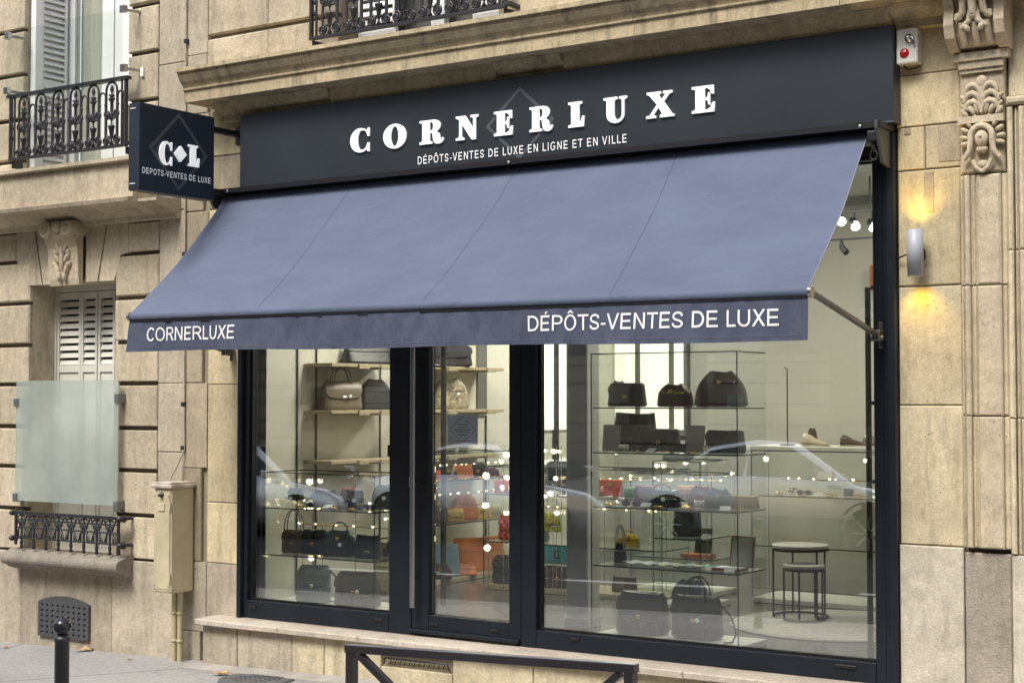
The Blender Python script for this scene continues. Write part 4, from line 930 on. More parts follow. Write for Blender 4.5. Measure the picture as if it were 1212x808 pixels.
for z, rx in ((2.475, 180), (2.235, 0)):
    l = bpy.data.lights.new('lamp_beam', 'SPOT'); l.energy = 2.1; l.color = (1, .60, .07); l.spot_size = R(110); l.spot_blend = .9; l.shadow_soft_size = .025
    o = bpy.data.objects.new('lamp_beam', l); COL.objects.link(o); o.parent = WL; o.location = (0, 0, z - 2.35); o.rotation_euler = (R(rx) + (R(12) if rx == 0 else R(-12)), 0, 0)

# ------------------------------------------------------------------ street furniture
BO = thing('bollard', 'dark cast iron bollard with a ball top on the pavement edge at left', 'bollard', (0, 0, 0))
by = -3.2; bxp = -.018; g0 = gz(bxp, by)
mb = MB(); mb.lathe([(.034, g0 - .02), (.034, g0 + .03), (.029, g0 + .05), (.029, .678), (.032, .682), (.032, .694), (.024, .700), (.018, .706)], (bxp, by, 0), 20); mb.build('post', IRON, BO)
mb = MB(); mb.ell((bxp, by, .738), (.0365, .0365, .0365), 0, 20, 14); mb.build('ball', plain('glossy_iron', (.018, .018, .022), .18, var=.1), BO)
BO.location = (0, 0, 0)
BR = thing('pedestrian_barrier', 'low dark steel barrier with slanted inner bars in front of the door', 'barrier', (0, 0, 0))
ry = -3.35; xa, xb = 1.592, 2.705; za, zb2 = .812, .850
BARM = plain('barrier_paint', (.028, .026, .030), .3, var=.15)
mb = MB()
def beam(mb, p, q, w_, h_):
    P, Q = Vector(p), Vector(q); d = (Q - P).normalized(); u = Vector((0, 1, 0)); v = d.cross(u)
    c = [(-1, -1), (1, -1), (1, 1), (-1, 1)]; vs = [P + u * a * w_ / 2 + v * b * h_ / 2 for a, b in c] + [Q + u * a * w_ / 2 + v * b * h_ / 2 for a, b in c]
    mb.add(vs, [(0, 3, 2, 1), (4, 5, 6, 7), (0, 1, 5, 4), (1, 2, 6, 5), (2, 3, 7, 6), (3, 0, 4, 7)])
beam(mb, (xa, ry, za), (xb, ry, zb2), .030, .024); mb.build('top_bar', BARM, BR)
mb = MB(); beam(mb, (xa, ry, za + .0133), (xb, ry, zb2 + .0133), .029, .0025); mb.build('pale_edge', plain('pale_steel', (.30, .31, .34), .3, metal=.6, var=.2), BR)  # paler strip along the whole top of the bar
for x in (xa + .02, xb - .02):
    mb = MB(); beam(mb, (x, ry, gz(x, ry) - .03), (x, ry, (za if x < 2 else zb2) - .013), .030, .030); mb.build('post', BARM, BR)
for x, x2 in ((xa + .055, xa + .34), (xb - .055, xb - .34)):
    mb = MB(); beam(mb, (x, ry, .795 if x < 2 else .83), (x2, ry, .60), .024, .022); mb.build('brace', BARM, BR)
mb = MB(); beam(mb, (xa + .34, ry, .61), (xb - .34, ry, .62), .03, .03); mb.build('inner_bar', BARM, BR)
# manhole
mb = MB(); mb.lathe([(0, .010), (.20, .010), (.205, .008), (.21, .010), (.235, .010), (.24, .0)], (0, 0, 0), 32, smooth=False)
for i in range(-4, 5):
    for j in range(-4, 5):
        if i * i + j * j < 17: mb.box(i * .04 - .014, i * .04 + .014, j * .04 - .014, j * .04 + .014, .0102, .013)
mh = mb.build('manhole_cover', plain('manhole_iron', (.10, .10, .105), .6, var=.3, bmp=.3), None); mh.location = (-1.60, -.38, gz(-1.60, -.38)); mh.rotation_euler = (0, -.023, 0)
tag(mh, 'round dark iron manhole cover set in the pavement below the ledge', 'manhole')
# fallen leaves
def dry_leaf(x, y, s, rot, label):
    mb = MB(); pts = []; random.seed(int(abs(x * 100)) + 3)
    for k in range(15):
        a = 2 * PI * k / 15; r = s * (1.0 if k % 3 == 0 else (.45 if k % 3 == 1 else .62)) * random.uniform(.85, 1.1)
        pts.append((r * math.cos(a), .7 * r * math.sin(a), .010 + .25 * r * abs(math.sin(a * 1.5)) * random.uniform(.3, 1)))
    mb.add([(0, 0, .004)] + pts, [(0, k + 1, (k + 1) % 15 + 1) for k in range(15)])
    mb.tube([(s * .9, 0, .01), (s * 1.5, .01, .012)], .0015, 4)
    o = mb.build('fallen_leaf', LEAF); o.location = (x, y, gz(x, y) + .002); o.rotation_euler = (0, 0, rot)
    tag(o, label, 'leaf', 'dry leaves on the pavement')
dry_leaf(-1.93, -.36, .075, .3, 'curled yellow leaf lying nearest the shop ledge and manhole')
dry_leaf(-3.52, -.06, .085, 1.2, 'crumpled brown leaf against the wall right of the bollard')
dry_leaf(-4.15, -.22, .04, 2.0, 'small flat leaf left of the bollard near the vent')
dry_leaf(-2.9, -.22, .03, .7, 'tiny dark leaf between the vent and the pipes')

#INTERIOR
# ------------------------------------------------------------------ shop interior
def sbox(name, mat, *b):
    mb = MB(); mb.box(*b); return struct(mb.build(name, mat))
sbox('shop_floor', FLOOR, -2.36, 4.2, .101, 7.2, .0, .27)
sbox('shop_ceiling', CEIL, -2.36, 4.2, .101, 7.2, 3.10, 3.2)
sbox('shop_side_wall', CREAM, -2.50, -2.36, .101, 7.2, 0, 3.2)
sbox('shop_right_wall', CREAM, 4.2, 4.3, .101, 7.2, 0, 3.2)
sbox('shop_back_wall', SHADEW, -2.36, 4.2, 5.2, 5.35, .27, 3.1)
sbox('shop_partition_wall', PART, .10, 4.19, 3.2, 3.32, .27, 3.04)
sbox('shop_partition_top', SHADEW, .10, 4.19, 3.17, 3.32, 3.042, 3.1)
sbox('front_wall_inside', CREAM, 2.30, 4.2, .505, .55, .2, 3.1)
# added ceiling panels with area lights, put in to brighten the shop
for i, (x, y, e) in enumerate(((-1.2, 1.3, 29), (1.0, 1.5, 14), (-1.2, 3.6, 42), (1.9, 2.4, 7))):
    t = thing('added_ceiling_lamp', ['added square ceiling light panel nearest the door', 'added square ceiling light panel above the glass tower case', 'added square ceiling light panel at the back of the shop', 'added square ceiling light panel by the partition wall'][i], 'ceiling light', (x, y, 3.09), 'added ceiling panels in the shop')
    mb = MB(); mb.box(x - .3, x + .3, y - .3, y + .3, 3.075, 3.098); mb.build('housing', WPAINT, t)
    l = bpy.data.lights.new('added_panel_light', 'AREA'); l.energy = e; l.size = .55; l.color = (1, .94, .80)
    o = bpy.data.objects.new('added_panel_light', l); COL.objects.link(o); o.parent = t; o.location = (0, 0, -.03)
# black framed lit panels (side wall and back wall)
LP = thing('lit_wall_panels', 'row of bright backlit white panels in black frames on the back wall', 'light panel', (-2, 5.15, 1.4))
for x0, x1 in ((-2.33, -2.10), (-2.06, -1.75), (-1.71, -1.60)):
    mb = MB(); mb.box(x0, x1, 5.16, 5.18, 1.38, 2.95); mb.build('panel', LITP, LP)
    mb = MB(); mb.box(x1 + .002, x1 + .038, 5.13, 5.195, 1.33, 2.99); mb.build('post', plain('grey_post', (.11, .115, .105), .6, var=0), LP)
mb = MB(); mb.box(-2.34, -1.56, 5.14, 5.194, 1.30, 1.328); mb.build('rail', BLACK, LP)
LQ = thing('lit_side_panels', 'pair of tall lit white panels in a dark frame left of the column', 'light panel', (-2.35, 4.2, 1.4))
for y0, y1 in ((3.93, 4.12), (4.18, 4.40)):
    mb = MB(); mb.box(-2.358, -2.34, y0, y1, 1.39, 2.95); mb.build('panel', LITP, LQ); mb = MB(); mb.box(-2.358, -2.34, y0, y1, 1.06, 1.13); mb.build('small_panel', LITP, LQ)
mb = MB(); mb.box(-2.358, -2.32, 3.88, 3.925, 1.0, 3); mb.box(-2.358, -2.32, 4.125, 4.175, 1.0, 3); mb.box(-2.358, -2.32, 4.405, 4.45, 1.0, 3); mb.build('frame', BLACK, LQ)
# column
t = thing('column', 'pale grey square column behind the left edge of the large pane', 'column', (0, .78, .27))
mb = MB(); mb.bbox(-.075, .075, .70, .85, .272, 3.09, .006); mb.build('shaft', plain('column_paint', (.68, .70, .68), .6, var=.05), t)
mb = MB(); mb.bbox(-.085, .085, .69, .86, .271, .33, .004); mb.build('foot', plain('column_foot', (.58, .60, .58), .6, var=.05), t)

# ---- glass display cases
def case(label, x0, x1, y0, y1, z0, z1, shelves, basemat, group='glass display cases', base_h=.035, name='display_case'):
    t = thing(name, label, 'display case', ((x0 + x1) / 2, (y0 + y1) / 2, z0), group)
    mb = MB(); mb.bbox(x0, x1, y0, y1, z0 + .002, z0 + base_h, .003); mb.build('base', basemat, t)
    for n_, b in (('front_glass', (x0, x1, y0, y0 + .005)), ('side_glass', (x0, x0 + .005, y0 + .006, y1)), ('side_glass', (x1 - .005, x1, y0 + .006, y1))):
        mb = MB(); mb.box(b[0], b[1], b[2], b[3], z0 + base_h + .001, z1 - .006); mb.build(n_, G_in, t)
    mb = MB(); mb.box(x0, x1, y0, y1, z1 - .005, z1 + .001); mb.build('top_glass', G_in, t)
    e = MB(); q = .0028
    for x in (x0, x1): e.box(x - q, x + q, y0 - q, y0 + q, z0 + base_h + .001, z1 + .004)
    for z in (z1 + .003,):
        e.box(x0 + q, x1 - q, y0 - q, y0 + q * .5, z - q, z + q); e.box(x0 + q, x1 - q, y1 - q, y1 + q, z - q, z + q)
        for x in (x0, x1): e.box(x - q, x + q, y0 + q, y1 - q, z - q, z + q)
    e.build('edge_frame', G_edge, t)
    for z in shelves:
        mb = MB(); mb.box(x0 + .007, x1 - .007, y0 + .008, y1 - .002, z - .008, z); s = mb.build('shelf', G_in, t)
        mb = MB(); mb.box(x0 + .007, x1 - .007, y0 + .0065, y0 + .0078, z - .008, z); mb.box(x1 - .0068, x1 - .0055, y0 + .008, y1 - .002, z - .008, z); mb.build('shelf_edge', G_edge, s)
    return t
WHB = plain('white_base', (.70, .70, .64), .5, var=.04)
case('low glass case against the side wall behind the left pane', -2.262, -1.29, .35, .78, .27, 1.163, [.933, .622], WHB)
case('tall glass tower case with handbags right of the column', .318, 1.246, .35, .72, .27, 1.91, [1.605, 1.347, 1.035, .70], WHB)
case('long glass case on an oak plinth behind the door', -1.60, -.12, 2.0, 2.42, .27, 1.16, [.965, .62], WOOD)
case('narrow glass case in shadow left of the tower case', -.05, .30, 1.75, 2.2, .27, 1.24, [.99, .735], WHB)
case('square glass case holding a book behind the tower case', -.62, .03, 2.45, 2.85, .27, 1.12, [.90, .53], WHB)
case('glass counter case in front of the pale partition', .36, 1.75, 2.40, 2.85, .27, 1.30, [1.0, .66], WHB)
case('glass case along the side wall under the oak shelves', -2.34, -2.0, 1.85, 2.95, .27, 1.24, [1.04, .715], WOOD)
mb = MB(); mb.bbox(.30, 1.80, 2.36, 2.90, 1.306, 1.335, .004); tag(mb.build('counter_top', WHB), 'white counter top carrying the small leather goods', 'counter top')
# oak wall shelves on the side wall (visible edges face the room)
i = 0
for z in (1.905, 1.575, 1.225):
    for (y0, y1, nm) in ((.88, 1.66, 'above the left case'), (1.95, 3.0, 'seen through the door')):
        t = thing('wall_shelf', f'{"upper" if z > 1.8 else "middle" if z > 1.4 else "lowest"} oak wall shelf {nm}', 'shelf', (-2.23, (y0 + y1) / 2, z), 'oak shelves on the side wall')
        mb = MB(); mb.bbox(-2.355, -2.10, y0, y1, z - .024, z, .003); mb.build('board', WOOD, t)
        for yy in (y0 + .28, y1 - .25): 
            mb = MB(); mb.bbox(-2.355, -2.085, yy, yy + .12, z - .036, z - .001, .003); mb.build('thick_bracket', WOOD, t)
for y in (.80, 1.0, 1.72, 3.1): 
    mb = MB(); mb.box(-2.356, -2.345, y, y + .008, .3, 3.05); tag(mb.build('shelf_upright', BLACK), {.80: 'thin dark wall upright nearest the left pane', 1.0: 'second thin dark wall upright from the left', 1.72: 'dark wall upright between the two shelf bays', 3.1: 'dark wall upright at the far end of the shelves'}[y], 'shelf upright', 'dark shelf uprights')
mb = MB(); mb.box(-2.357, -2.345, 2.98, 3.10, 1.52, 2.2); tag(mb.build('wall_mirror', plain('dull_panel', (.16, .17, .15), .3, var=0)), 'narrow dull green wall mirror beside the far shelf', 'mirror')

# ---- handbags
def leather(name, c, rough=.4, bmp=.25, sc=70, var=.15): return plain(name, c, rough, var=var, bmp=bmp, bscale=sc, vs=6)
LB_BLACK = leather('black_leather', (.012, .012, .014)); L_DK = leather('charcoal_leather', (.035, .036, .04)); L_BRN = leather('brown_leather', (.09, .045, .025)); L_TAN = leather('taupe_leather', (.20, .16, .11)); L_TEAL = leather('teal_leather', (.03, .06, .07))
L_GREY = leather('blue_grey_leather', (.20, .24, .25)); L_OLV = leather('olive_leather', (.10, .085, .055)); L_RED = leather('red_leather', (.55, .05, .03)); L_ORG = leather('orange_leather', (.55, .16, .04)); L_CYAN = leather('cyan_leather', (.05, .35, .45))
L_YEL = leather('yellow_green_leather', (.45, .45, .06)); L_PUR = leather('purple_leather', (.12, .02, .12)); L_NAVY = leather('navy_leather', (.012, .018, .035)); L_CRM = leather('cream_canvas', (.55, .48, .34)); L_WINE = leather('wine_leather', (.05, .015, .015)); L_BLU = leather('light_blue_leather', (.25, .38, .50)); L_GRN = leather('green_velvet', (.06, .10, .04))
def quilt(name, c):
    m, nt, bs = nodes(name); bs.inputs['Base Color'].default_value = (*c, 1); bs.inputs['Roughness'].default_value = .28
    tc = nt.nodes.new('ShaderNodeTexCoord'); mp = nt.nodes.new('ShaderNodeMapping'); mp.inputs['Rotation'].default_value = (0, R(45), 0); mp.inputs['Scale'].default_value = (1, 0, 1)
    nt.links.new(tc.outputs['Object'], mp.inputs[0]); ck = nt.nodes.new('ShaderNodeTexVoronoi'); ck.distance = 'CHEBYCHEV'; ck.inputs['Randomness'].default_value = 0; ck.inputs['Scale'].default_value = 28
    nt.links.new(mp.outputs[0], ck.inputs['Vector']); iv = nt.nodes.new('ShaderNodeMath'); iv.operation = 'MULTIPLY'; iv.inputs[1].default_value = -1; nt.links.new(ck.outputs['Distance'], iv.inputs[0]); b = bump(nt, bs, iv.outputs[0], 1, .02); return m
Q_BLK = quilt('black_quilted_leather', (.03, .035, .035)); Q_RED = quilt('red_quilted_leather', (.6, .05, .03))
def checker(name, a, b):
    m, nt, bs = nodes(name); tc = nt.nodes.new('ShaderNodeTexCoord'); mp = nt.nodes.new('ShaderNodeMapping'); mp.inputs['Rotation'].default_value = (0, R(45), 0)
    nt.links.new(tc.outputs['Object'], mp.inputs[0]); ck = nt.nodes.new('ShaderNodeTexChecker'); ck.inputs[1].default_value = (*a, 1); ck.inputs[2].default_value = (*b, 1); ck.inputs['Scale'].default_value = 40
    nt.links.new(mp.outputs[0], ck.inputs[0]); nt.links.new(ck.outputs[0], bs.inputs['Base Color']); bs.inputs['Roughness'].default_value = .5; return m
CHK = checker('checked_canvas', (.50, .45, .26), (.33, .29, .15))
GOLD = plain('gold_metal', (.75, .52, .18), .25, metal=1, var=0); CHROME = plain('chrome', (.7, .7, .7), .2, metal=1, var=0); TAGW = plain('price_tag', (.85, .88, .85), .5, var=0, emit=.1)
def bag(label, x, y, z, w, h, d, mat, kind='flap', rz=0, handle='top', hmat=None, clasp='gold', tagd=True, cat='handbag', name='handbag', tilt=0, taper=.12, group='handbags on display'):
    t = thing(name, label, cat, (x, y, z), group, rz); t.rotation_euler = (R(tilt), 0, rz)
    hmat = hmat or mat; n = 28; mb = MB(); lv = []
    def T(mb_, nm, m, par=t): return mb_.build(nm, m, par, shift=False)
    dome = {'dome': .55, 'tote': .0, 'flap': .12, 'hobo': .7, 'pack': .35}[kind]; pin = {'dome': .35, 'tote': .75, 'flap': .35, 'hobo': .75, 'pack': .3}[kind]
    def sec(tt):
        hw = w / 2 * (1 - taper * tt); hd = d / 2 * (1 - pin * tt)
        if dome and tt > 1 - dome:
            q = (tt - (1 - dome)) / dome; hw *= (1 - .55 * q ** 2.4 if kind in ('dome', 'hobo') else 1 - .12 * q ** 3); hd *= math.sqrt(max(.04, 1 - .75 * q * q))
        e = min(1, (tt / .04) ** .5 + .88) if tt < .04 else 1
        return hw * e, hd * e
    NL = 14
    rnd = random.Random(label)
    for k in range(NL + 1):
        tt = k / NL; hw, hd = sec(tt); ring = []
        for j in range(n):
            a = 2 * PI * j / n; ca, sa = math.cos(a), math.sin(a); p = .38
            sx = math.copysign(abs(ca) ** p, ca); sy = math.copysign(abs(sa) ** p, sa)
            wob = 1 + .02 * math.sin(a * 3 + tt * 5 + rnd.random() * .0)
            ring.append((hw * sx, hd * sy * wob, h * tt + (.006 * math.sin(a * 2 + 1) * tt)))
        lv += ring
    fs = [(k * n + j, k * n + (j + 1) % n, (k + 1) * n + (j + 1) % n, (k + 1) * n + j) for k in range(NL) for j in range(n)]
    mb.add(lv, fs, True); mb.add(lv[:n], [tuple(range(n - 1, -1, -1))]); mb.add(lv[-n:], [tuple(range(n))], True)
    body = T(mb, 'body', mat)
    hd0 = d / 2
    if kind in ('flap', 'pack'):
        f = MB(); rows_ = []; m_ = 12
        path = [(.45, 1.0), (.0, 1.03), (-.5, 1.0), (-.92, .88), (-1.05, .7), (-1.08, .55), (-1.08, .42)]
        for i_, (yy, zz_) in enumerate(path):
            hw, _ = sec(min(1, zz_)); _, hdz = sec(max(0, min(1, zz_)))
            k_ = 1.0 if i_ < 5 else (.93 if i_ == 5 else .75)
            for j in range(m_ + 1):
                u = -1 + 2 * j / m_; rows_.append((hw * 1.01 * k_ * u, yy * max(hdz, .35 * hd0) - .003, h * zz_ + (.0 if i_ < 5 else .02 * h * u * u * 2)))
        f.add(rows_, [(a_ * (m_ + 1) + j, (a_ + 1) * (m_ + 1) + j, (a_ + 1) * (m_ + 1) + j + 1, a_ * (m_ + 1) + j + 1) for a_ in range(len(path) - 1) for j in range(m_)], True)
        fo = T(f, 'flap', mat)
        pe = [(p[0], p[1] - .002, p[2]) for p in rows_[-(m_ + 1):]]; e = MB(); e.tube(pe, .0022, 5); T(e, 'flap_edge', hmat, fo)
    else:
        f = MB(); hw, hdz = sec(.62); f.tube([(-hw * 1.01, 0, .62 * h), (-hw * .9, -hdz, .62 * h), (0, -hdz * 1.04, .6 * h), (hw * .9, -hdz, .62 * h), (hw * 1.01, 0, .62 * h)], .0025, 5); T(f, 'seam', hmat)
    if clasp:
        c = MB(); zc = .44 * h if kind in ('flap', 'pack') else .7 * h; _, hdz = sec(zc / h); yy = -hdz - .010
        if kind in ('flap', 'pack'): yy = -1.08 * sec(.44)[1] - .008
        c.bbox(-.014, .014, yy, yy + .008, zc - .010, zc + .010, .003); T(c, 'clasp', GOLD if clasp == 'gold' else CHROME)
    if handle in ('top', 'two', 'long'):
        hh = {'top': .38, 'two': .5, 'long': .95}[handle] * h; hw = w * (.22 if handle != 'long' else .36); top_z = h * (.97 if kind != 'dome' else .93)
        for s in ((0,) if handle == 'top' else (-1, 1)):
            yo = s * sec(.8)[1] * .8; mh_ = MB()
            pts = [(-hw, yo, top_z - .02)] + [(-hw * math.cos(R(a)), yo * (1 - .4 * math.sin(R(a))), top_z + hh * math.sin(R(a)) ** .8) for a in range(12, 169, 12)] + [(hw, yo, top_z - .02)]
            mh_.tube(pts, .0055 if handle != 'long' else .004, 7); T(mh_, 'handle', hmat)
        r_ = MB()
        for s in (-1, 1): r_.ell((s * hw, -.0 - sec(.9)[1] * .5, top_z - .025), (.009, .006, .009), 0, 8, 5)
        T(r_, 'handle_ring', GOLD if clasp == 'gold' else CHROME)
    if handle == 'strap':
        mh_ = MB(); mh_.tube([(w * .42, 0, h * .9), (w * .62, -.01, h * .75), (w * .75, -.02, h * .35), (w * .72, -.03, h * .05), (w * .5, -.04, .008)], .006, 6); T(mh_, 'strap', hmat)
    if kind == 'pack':
        for s in (-1, 1):
            p_ = MB(); hw, hdz = sec(.25); p_.bbox(s * hw * .48 - w * .17, s * hw * .48 + w * .17, -hdz - .03, -hdz + .004, h * .06, h * .36, .012); T(p_, 'pocket', mat)
            p_ = MB(); p_.bbox(s * hw * .48 - .008, s * hw * .48 + .008, -hdz - .036, -hdz - .029, h * .2, h * .5, .002); T(p_, 'buckle_strap', hmat)
    if tagd:
        c = MB(); c.lathe([(0, -.003), (.013, -.003), (.013, 0), (0, 0)], (w * .12, -hd0 * 1.12 - .006, h * .48), 12, 'y'); T(c, 'price_tag', TAGW)
    return t
G1 = 'handbags in the low glass case'; G2 = 'handbags in the tall tower case'; G3 = 'bags on the oak shelves'; G4 = 'bags in the case behind the door'
# oak shelves
bag('taupe doctor bag with tall handles on the middle oak shelf', -2.22, 1.12, 1.577, .30, .20, .14, L_TAN, 'flap', R(62), 'two', clasp='chrome', group=G3)
bag('plain charcoal bag with a side handle beside the taupe doctor bag', -2.22, 1.50, 1.577, .26, .22, .12, L_DK, 'dome', R(66), None, group=G3, clasp=None, tagd=False)
bag('cream snake pattern dome bag on the shelf seen through the door', -2.22, 2.42, 1.577, .30, .24, .15, plain('snake_skin', (.42, .36, .25), .5, var=.75, vs=28), 'dome', R(60), None, group=G3)
bag('dark bag at the top of the door view on the upper shelf', -2.22, 2.38, 1.907, .42, .17, .16, L_DK, 'flap', R(62), None, group=G3, clasp=None, tagd=False)
bag('dark holdall on the upper shelf above the taupe doctor bag', -2.22, 1.42, 1.907, .40, .15, .16, LB_BLACK, 'tote', R(62), None, group=G3, clasp=None, tagd=False)
# low case, lower shelves
bag('small brown saddle bag with round strap on the low case middle shelf', -2.12, .52, .623, .17, .15, .08, L_BRN, 'flap', R(15), 'long', tagd=False, group=G1)
bag('black square box bag with gold flap edge beside the saddle bag', -1.93, .52, .623, .19, .16, .09, LB_BLACK, 'flap', R(12), None, hmat=GOLD, group=G1, tagd=False)
bag('round dark teal shell bag with white tag in the low case', -1.70, .50, .623, .25, .17, .11, L_TEAL, 'dome', R(15), 'top', group=G1, taper=-.0)
bag('crinkled blue black tote at the right end of the middle shelf', -1.46, .50, .623, .19, .15, .09, leather('crinkled_leather', (.05, .075, .09), .3, 1.2, 30), 'tote', R(10), None, group=G1, clasp=None, tagd=False)
bag('pale blue grey satchel leaning on the floor of the low case', -1.93, .50, .307, .24, .24, .09, L_GREY, 'flap', R(20), 'strap', hmat=LB_BLACK, group=G1, clasp='chrome', tagd=False, tilt=-8)
bag('olive brown flap bag with buckle on the floor of the low case', -1.55, .50, .307, .32, .22, .12, L_OLV, 'pack', R(10), None, group=G1)
bag('cream checked canvas bag standing behind the olive bag', -1.72, 1.12, .30, .34, .34, .14, CHK, 'tote', R(10), None, group=G1, clasp=None, tagd=False)
# upper shelf of the low case
bag('tiny black bag on a stand in the low case top shelf', -2.13, .55, .975, .13, .075, .06, LB_BLACK, 'flap', R(-10), None, group=G1, clasp=None, tagd=False)
bag('grey soft pouch lying on the low case top shelf', -1.86, .55, .937, .28, .11, .14, L_DK, 'hobo', R(10), None, group=G1, clasp=None, tagd=False)
bag('small black clutch with silver disc on the low case top shelf', -1.58, .50, .937, .14, .12, .06, LB_BLACK, 'flap', R(10), None, group=G1, clasp=None)
bag('ribbed black bag with silver disc at the case corner', -1.38, .56, .937, .17, .16, .08, L_DK, 'dome', R(15), None, group=G1, clasp=None)
# tower case
bag('grey brown boxy bag with gold chain on the top shelf of the tower case', .46, .52, 1.607, .23, .135, .10, leather('mole_leather', (.07, .062, .055)), 'flap', R(8), None, group=G2, tagd=False)
bag('small dark doctor bag with oval patches beside the boxy bag', .775, .52, 1.607, .22, .13, .11, L_BRN, 'dome', R(-12), None, group=G2, hmat=GOLD, tagd=False, taper=.1)
bag('large wine brown slouchy bag at the right of the top shelf', 1.055, .54, 1.607, .30, .20, .15, L_WINE, 'hobo', R(5), None, group=G2, tagd=False)
bag('soft grey bag partly behind the column side of the top shelf', .345, .62, 1.607, .12, .15, .10, L_GREY, 'hobo', R(5), None, group=G2, clasp=None, tagd=False)
bag('long black clutch with gold trim on the second shelf', .69, .50, 1.349, .25, .13, .08, leather('dark_clutch', (.05, .05, .05)), 'flap', R(6), None, group=G2, tagd=False)
bag('dark rectangular bag at the right end of the second shelf', 1.09, .52, 1.349, .24, .125, .08, L_DK, 'flap', R(4), None, group=G2, clasp=None, tagd=False)
bag('small black camera bag on the second shelf', .46, .50, 1.349, .075, .075, .05, LB_BLACK, 'flap', R(15), None, group=G2, tagd=False)
bag('large grey bag in the shadow behind the second shelf card', .45, .63, 1.349, .28, .22, .10, leather('slate_leather', (.10, .10, .095)), 'tote', R(5), None, group=G2, clasp=None, tagd=False)
bag('navy tote with thin round handles on the third shelf', .69, .52, 1.037, .23, .095, .09, L_NAVY, 'tote', R(5), 'top', hmat=GOLD, group=G2, clasp=None)
bag('green velvet pouch on the right of the third shelf', 1.03, .56, 1.037, .18, .11, .10, L_GRN, 'hobo', R(5), None, group=G2, tagd=False)
bag('black mini bag with thin strap at the left of the fourth shelf', .41, .52, .702, .07, .115, .05, LB_BLACK, 'dome', R(0), 'long', hmat=CHROME, group=G2, clasp=None, tagd=False)
bag('slouchy black backpack with gold clasp on the tower case floor', .56, .52, .306, .31, .235, .15, LB_BLACK, 'pack', R(6), None, group=G2, tagd=False)
bag('upright black backpack with two loop handles and white tag', .91, .52, .306, .29, .235, .14, leather('nylon_black', (.018, .019, .021), .55), 'pack', R(4), 'two', group=G2, hmat=LB_BLACK, taper=.05)
mb = MB(); mb.tube([(1.03, .50, .49), (1.10, .47, .50), (1.16, .45, .44), (1.19, .44, .36), (1.17, .43, .315), (1.12, .43, .309)], .006, 6); tag(mb.build('shoulder_strap', LB_BLACK), 'loose black strap curling down right of the upright backpack', 'strap')
# case behind the door
bag('bright red quilted flap bag on the glass shelf behind the door', -1.42, 2.12, .624, .22, .19, .10, Q_RED, 'flap', R(12), None, group=G4, tagd=False)
bag('large black quilted bag on the oak plinth behind the door', -1.42, 2.14, .308, .34, .20, .14, Q_BLK, 'flap', R(14), None, group=G4, tagd=False)
bag('purple small bag on the upper shelf behind the door', -1.37, 2.15, .967, .14, .09, .07, L_PUR, 'flap', R(12), None, group=G4, tagd=False)
bag('yellow green pouch on the shelf left of the column', -1.08, 2.12, .70, .13, .14, .05, L_YEL, 'flap', R(20), None, group=G4, tagd=False)
cy = bag('cyan flat clutch with interlocked ring emblem left of the column', -1.00, 2.08, .48, .23, .13, .06, L_CYAN, 'tote', R(8), None, group=G4, clasp=None, tagd=False, taper=0)
em = MB()
for s in (-1, 1): em.tube([(s * .012 + s * .028 * math.cos(R(a)) * -1, -.036, .068 + .028 * math.sin(R(a))) for a in range(-130, 131, 20)], .0035, 5)
em.build('ring_emblem', LB_BLACK, cy, shift=False)
bag('dark wine bag with gold chain on the plinth left of the column', -1.01, 2.10, .308, .24, .15, .10, L_WINE, 'flap', R(14), 'strap', hmat=GOLD, group=G4, tagd=False)
bag('large navy weekend bag on top of the case left of the column', -1.02, 2.2, 1.0, .30, .20, .14, L_NAVY, 'flap', R(8), None, group=G4, tagd=False)
bag('orange bucket bag with top handle on the side wall case', -2.15, 2.52, .718, .22, .20, .14, L_ORG, 'dome', R(50), 'top', group=G4, tagd=False)
bag('dark brown drawstring bag beside the orange bucket bag', -2.15, 2.16, .718, .16, .21, .12, L_BRN, 'dome', R(50), 'top', group=G4)
bag('small mustard box bag between the two bucket bags', -2.08, 2.30, .718, .14, .10, .08, leather('mustard_leather', (.40, .24, .04)), 'flap', R(50), None, group=G4, tagd=False)
bag('light blue and green striped case on the side wall plinth', -2.12, 2.22, .308, .24, .24, .08, L_BLU, 'tote', R(50), None, group=G4, clasp=None, tagd=False)
bag('orange gift box shaped bag low on the side wall plinth', -2.15, 2.72, .308, .50, .26, .14, leather('orange_box', (.60, .20, .07)), 'tote', R(75), None, group=G4, clasp=None, tagd=False, taper=0)
bag('brown slouchy bag at the foot of the side wall case', -2.05, 2.08, .308, .18, .11, .09, L_WINE, 'hobo', R(40), None, group=G4, tagd=False)
bag('tan pouch low beside the brown slouchy bag', -2.05, 2.40, .308, .18, .08, .10, L_ORG, 'hobo', R(40), None, group=G4, clasp=None, tagd=False)
PAL = [('red', L_RED), ('orange', L_ORG), ('gold yellow', leather('yellow_leather', (.6, .42, .06))), ('purple', L_PUR), ('cream', L_CRM), ('sky blue', L_BLU), ('green', leather('green_leather', (.05, .2, .08))), ('pink', leather('pink_leather', (.55, .15, .2))), ('brown', L_BRN), ('black', LB_BLACK)]
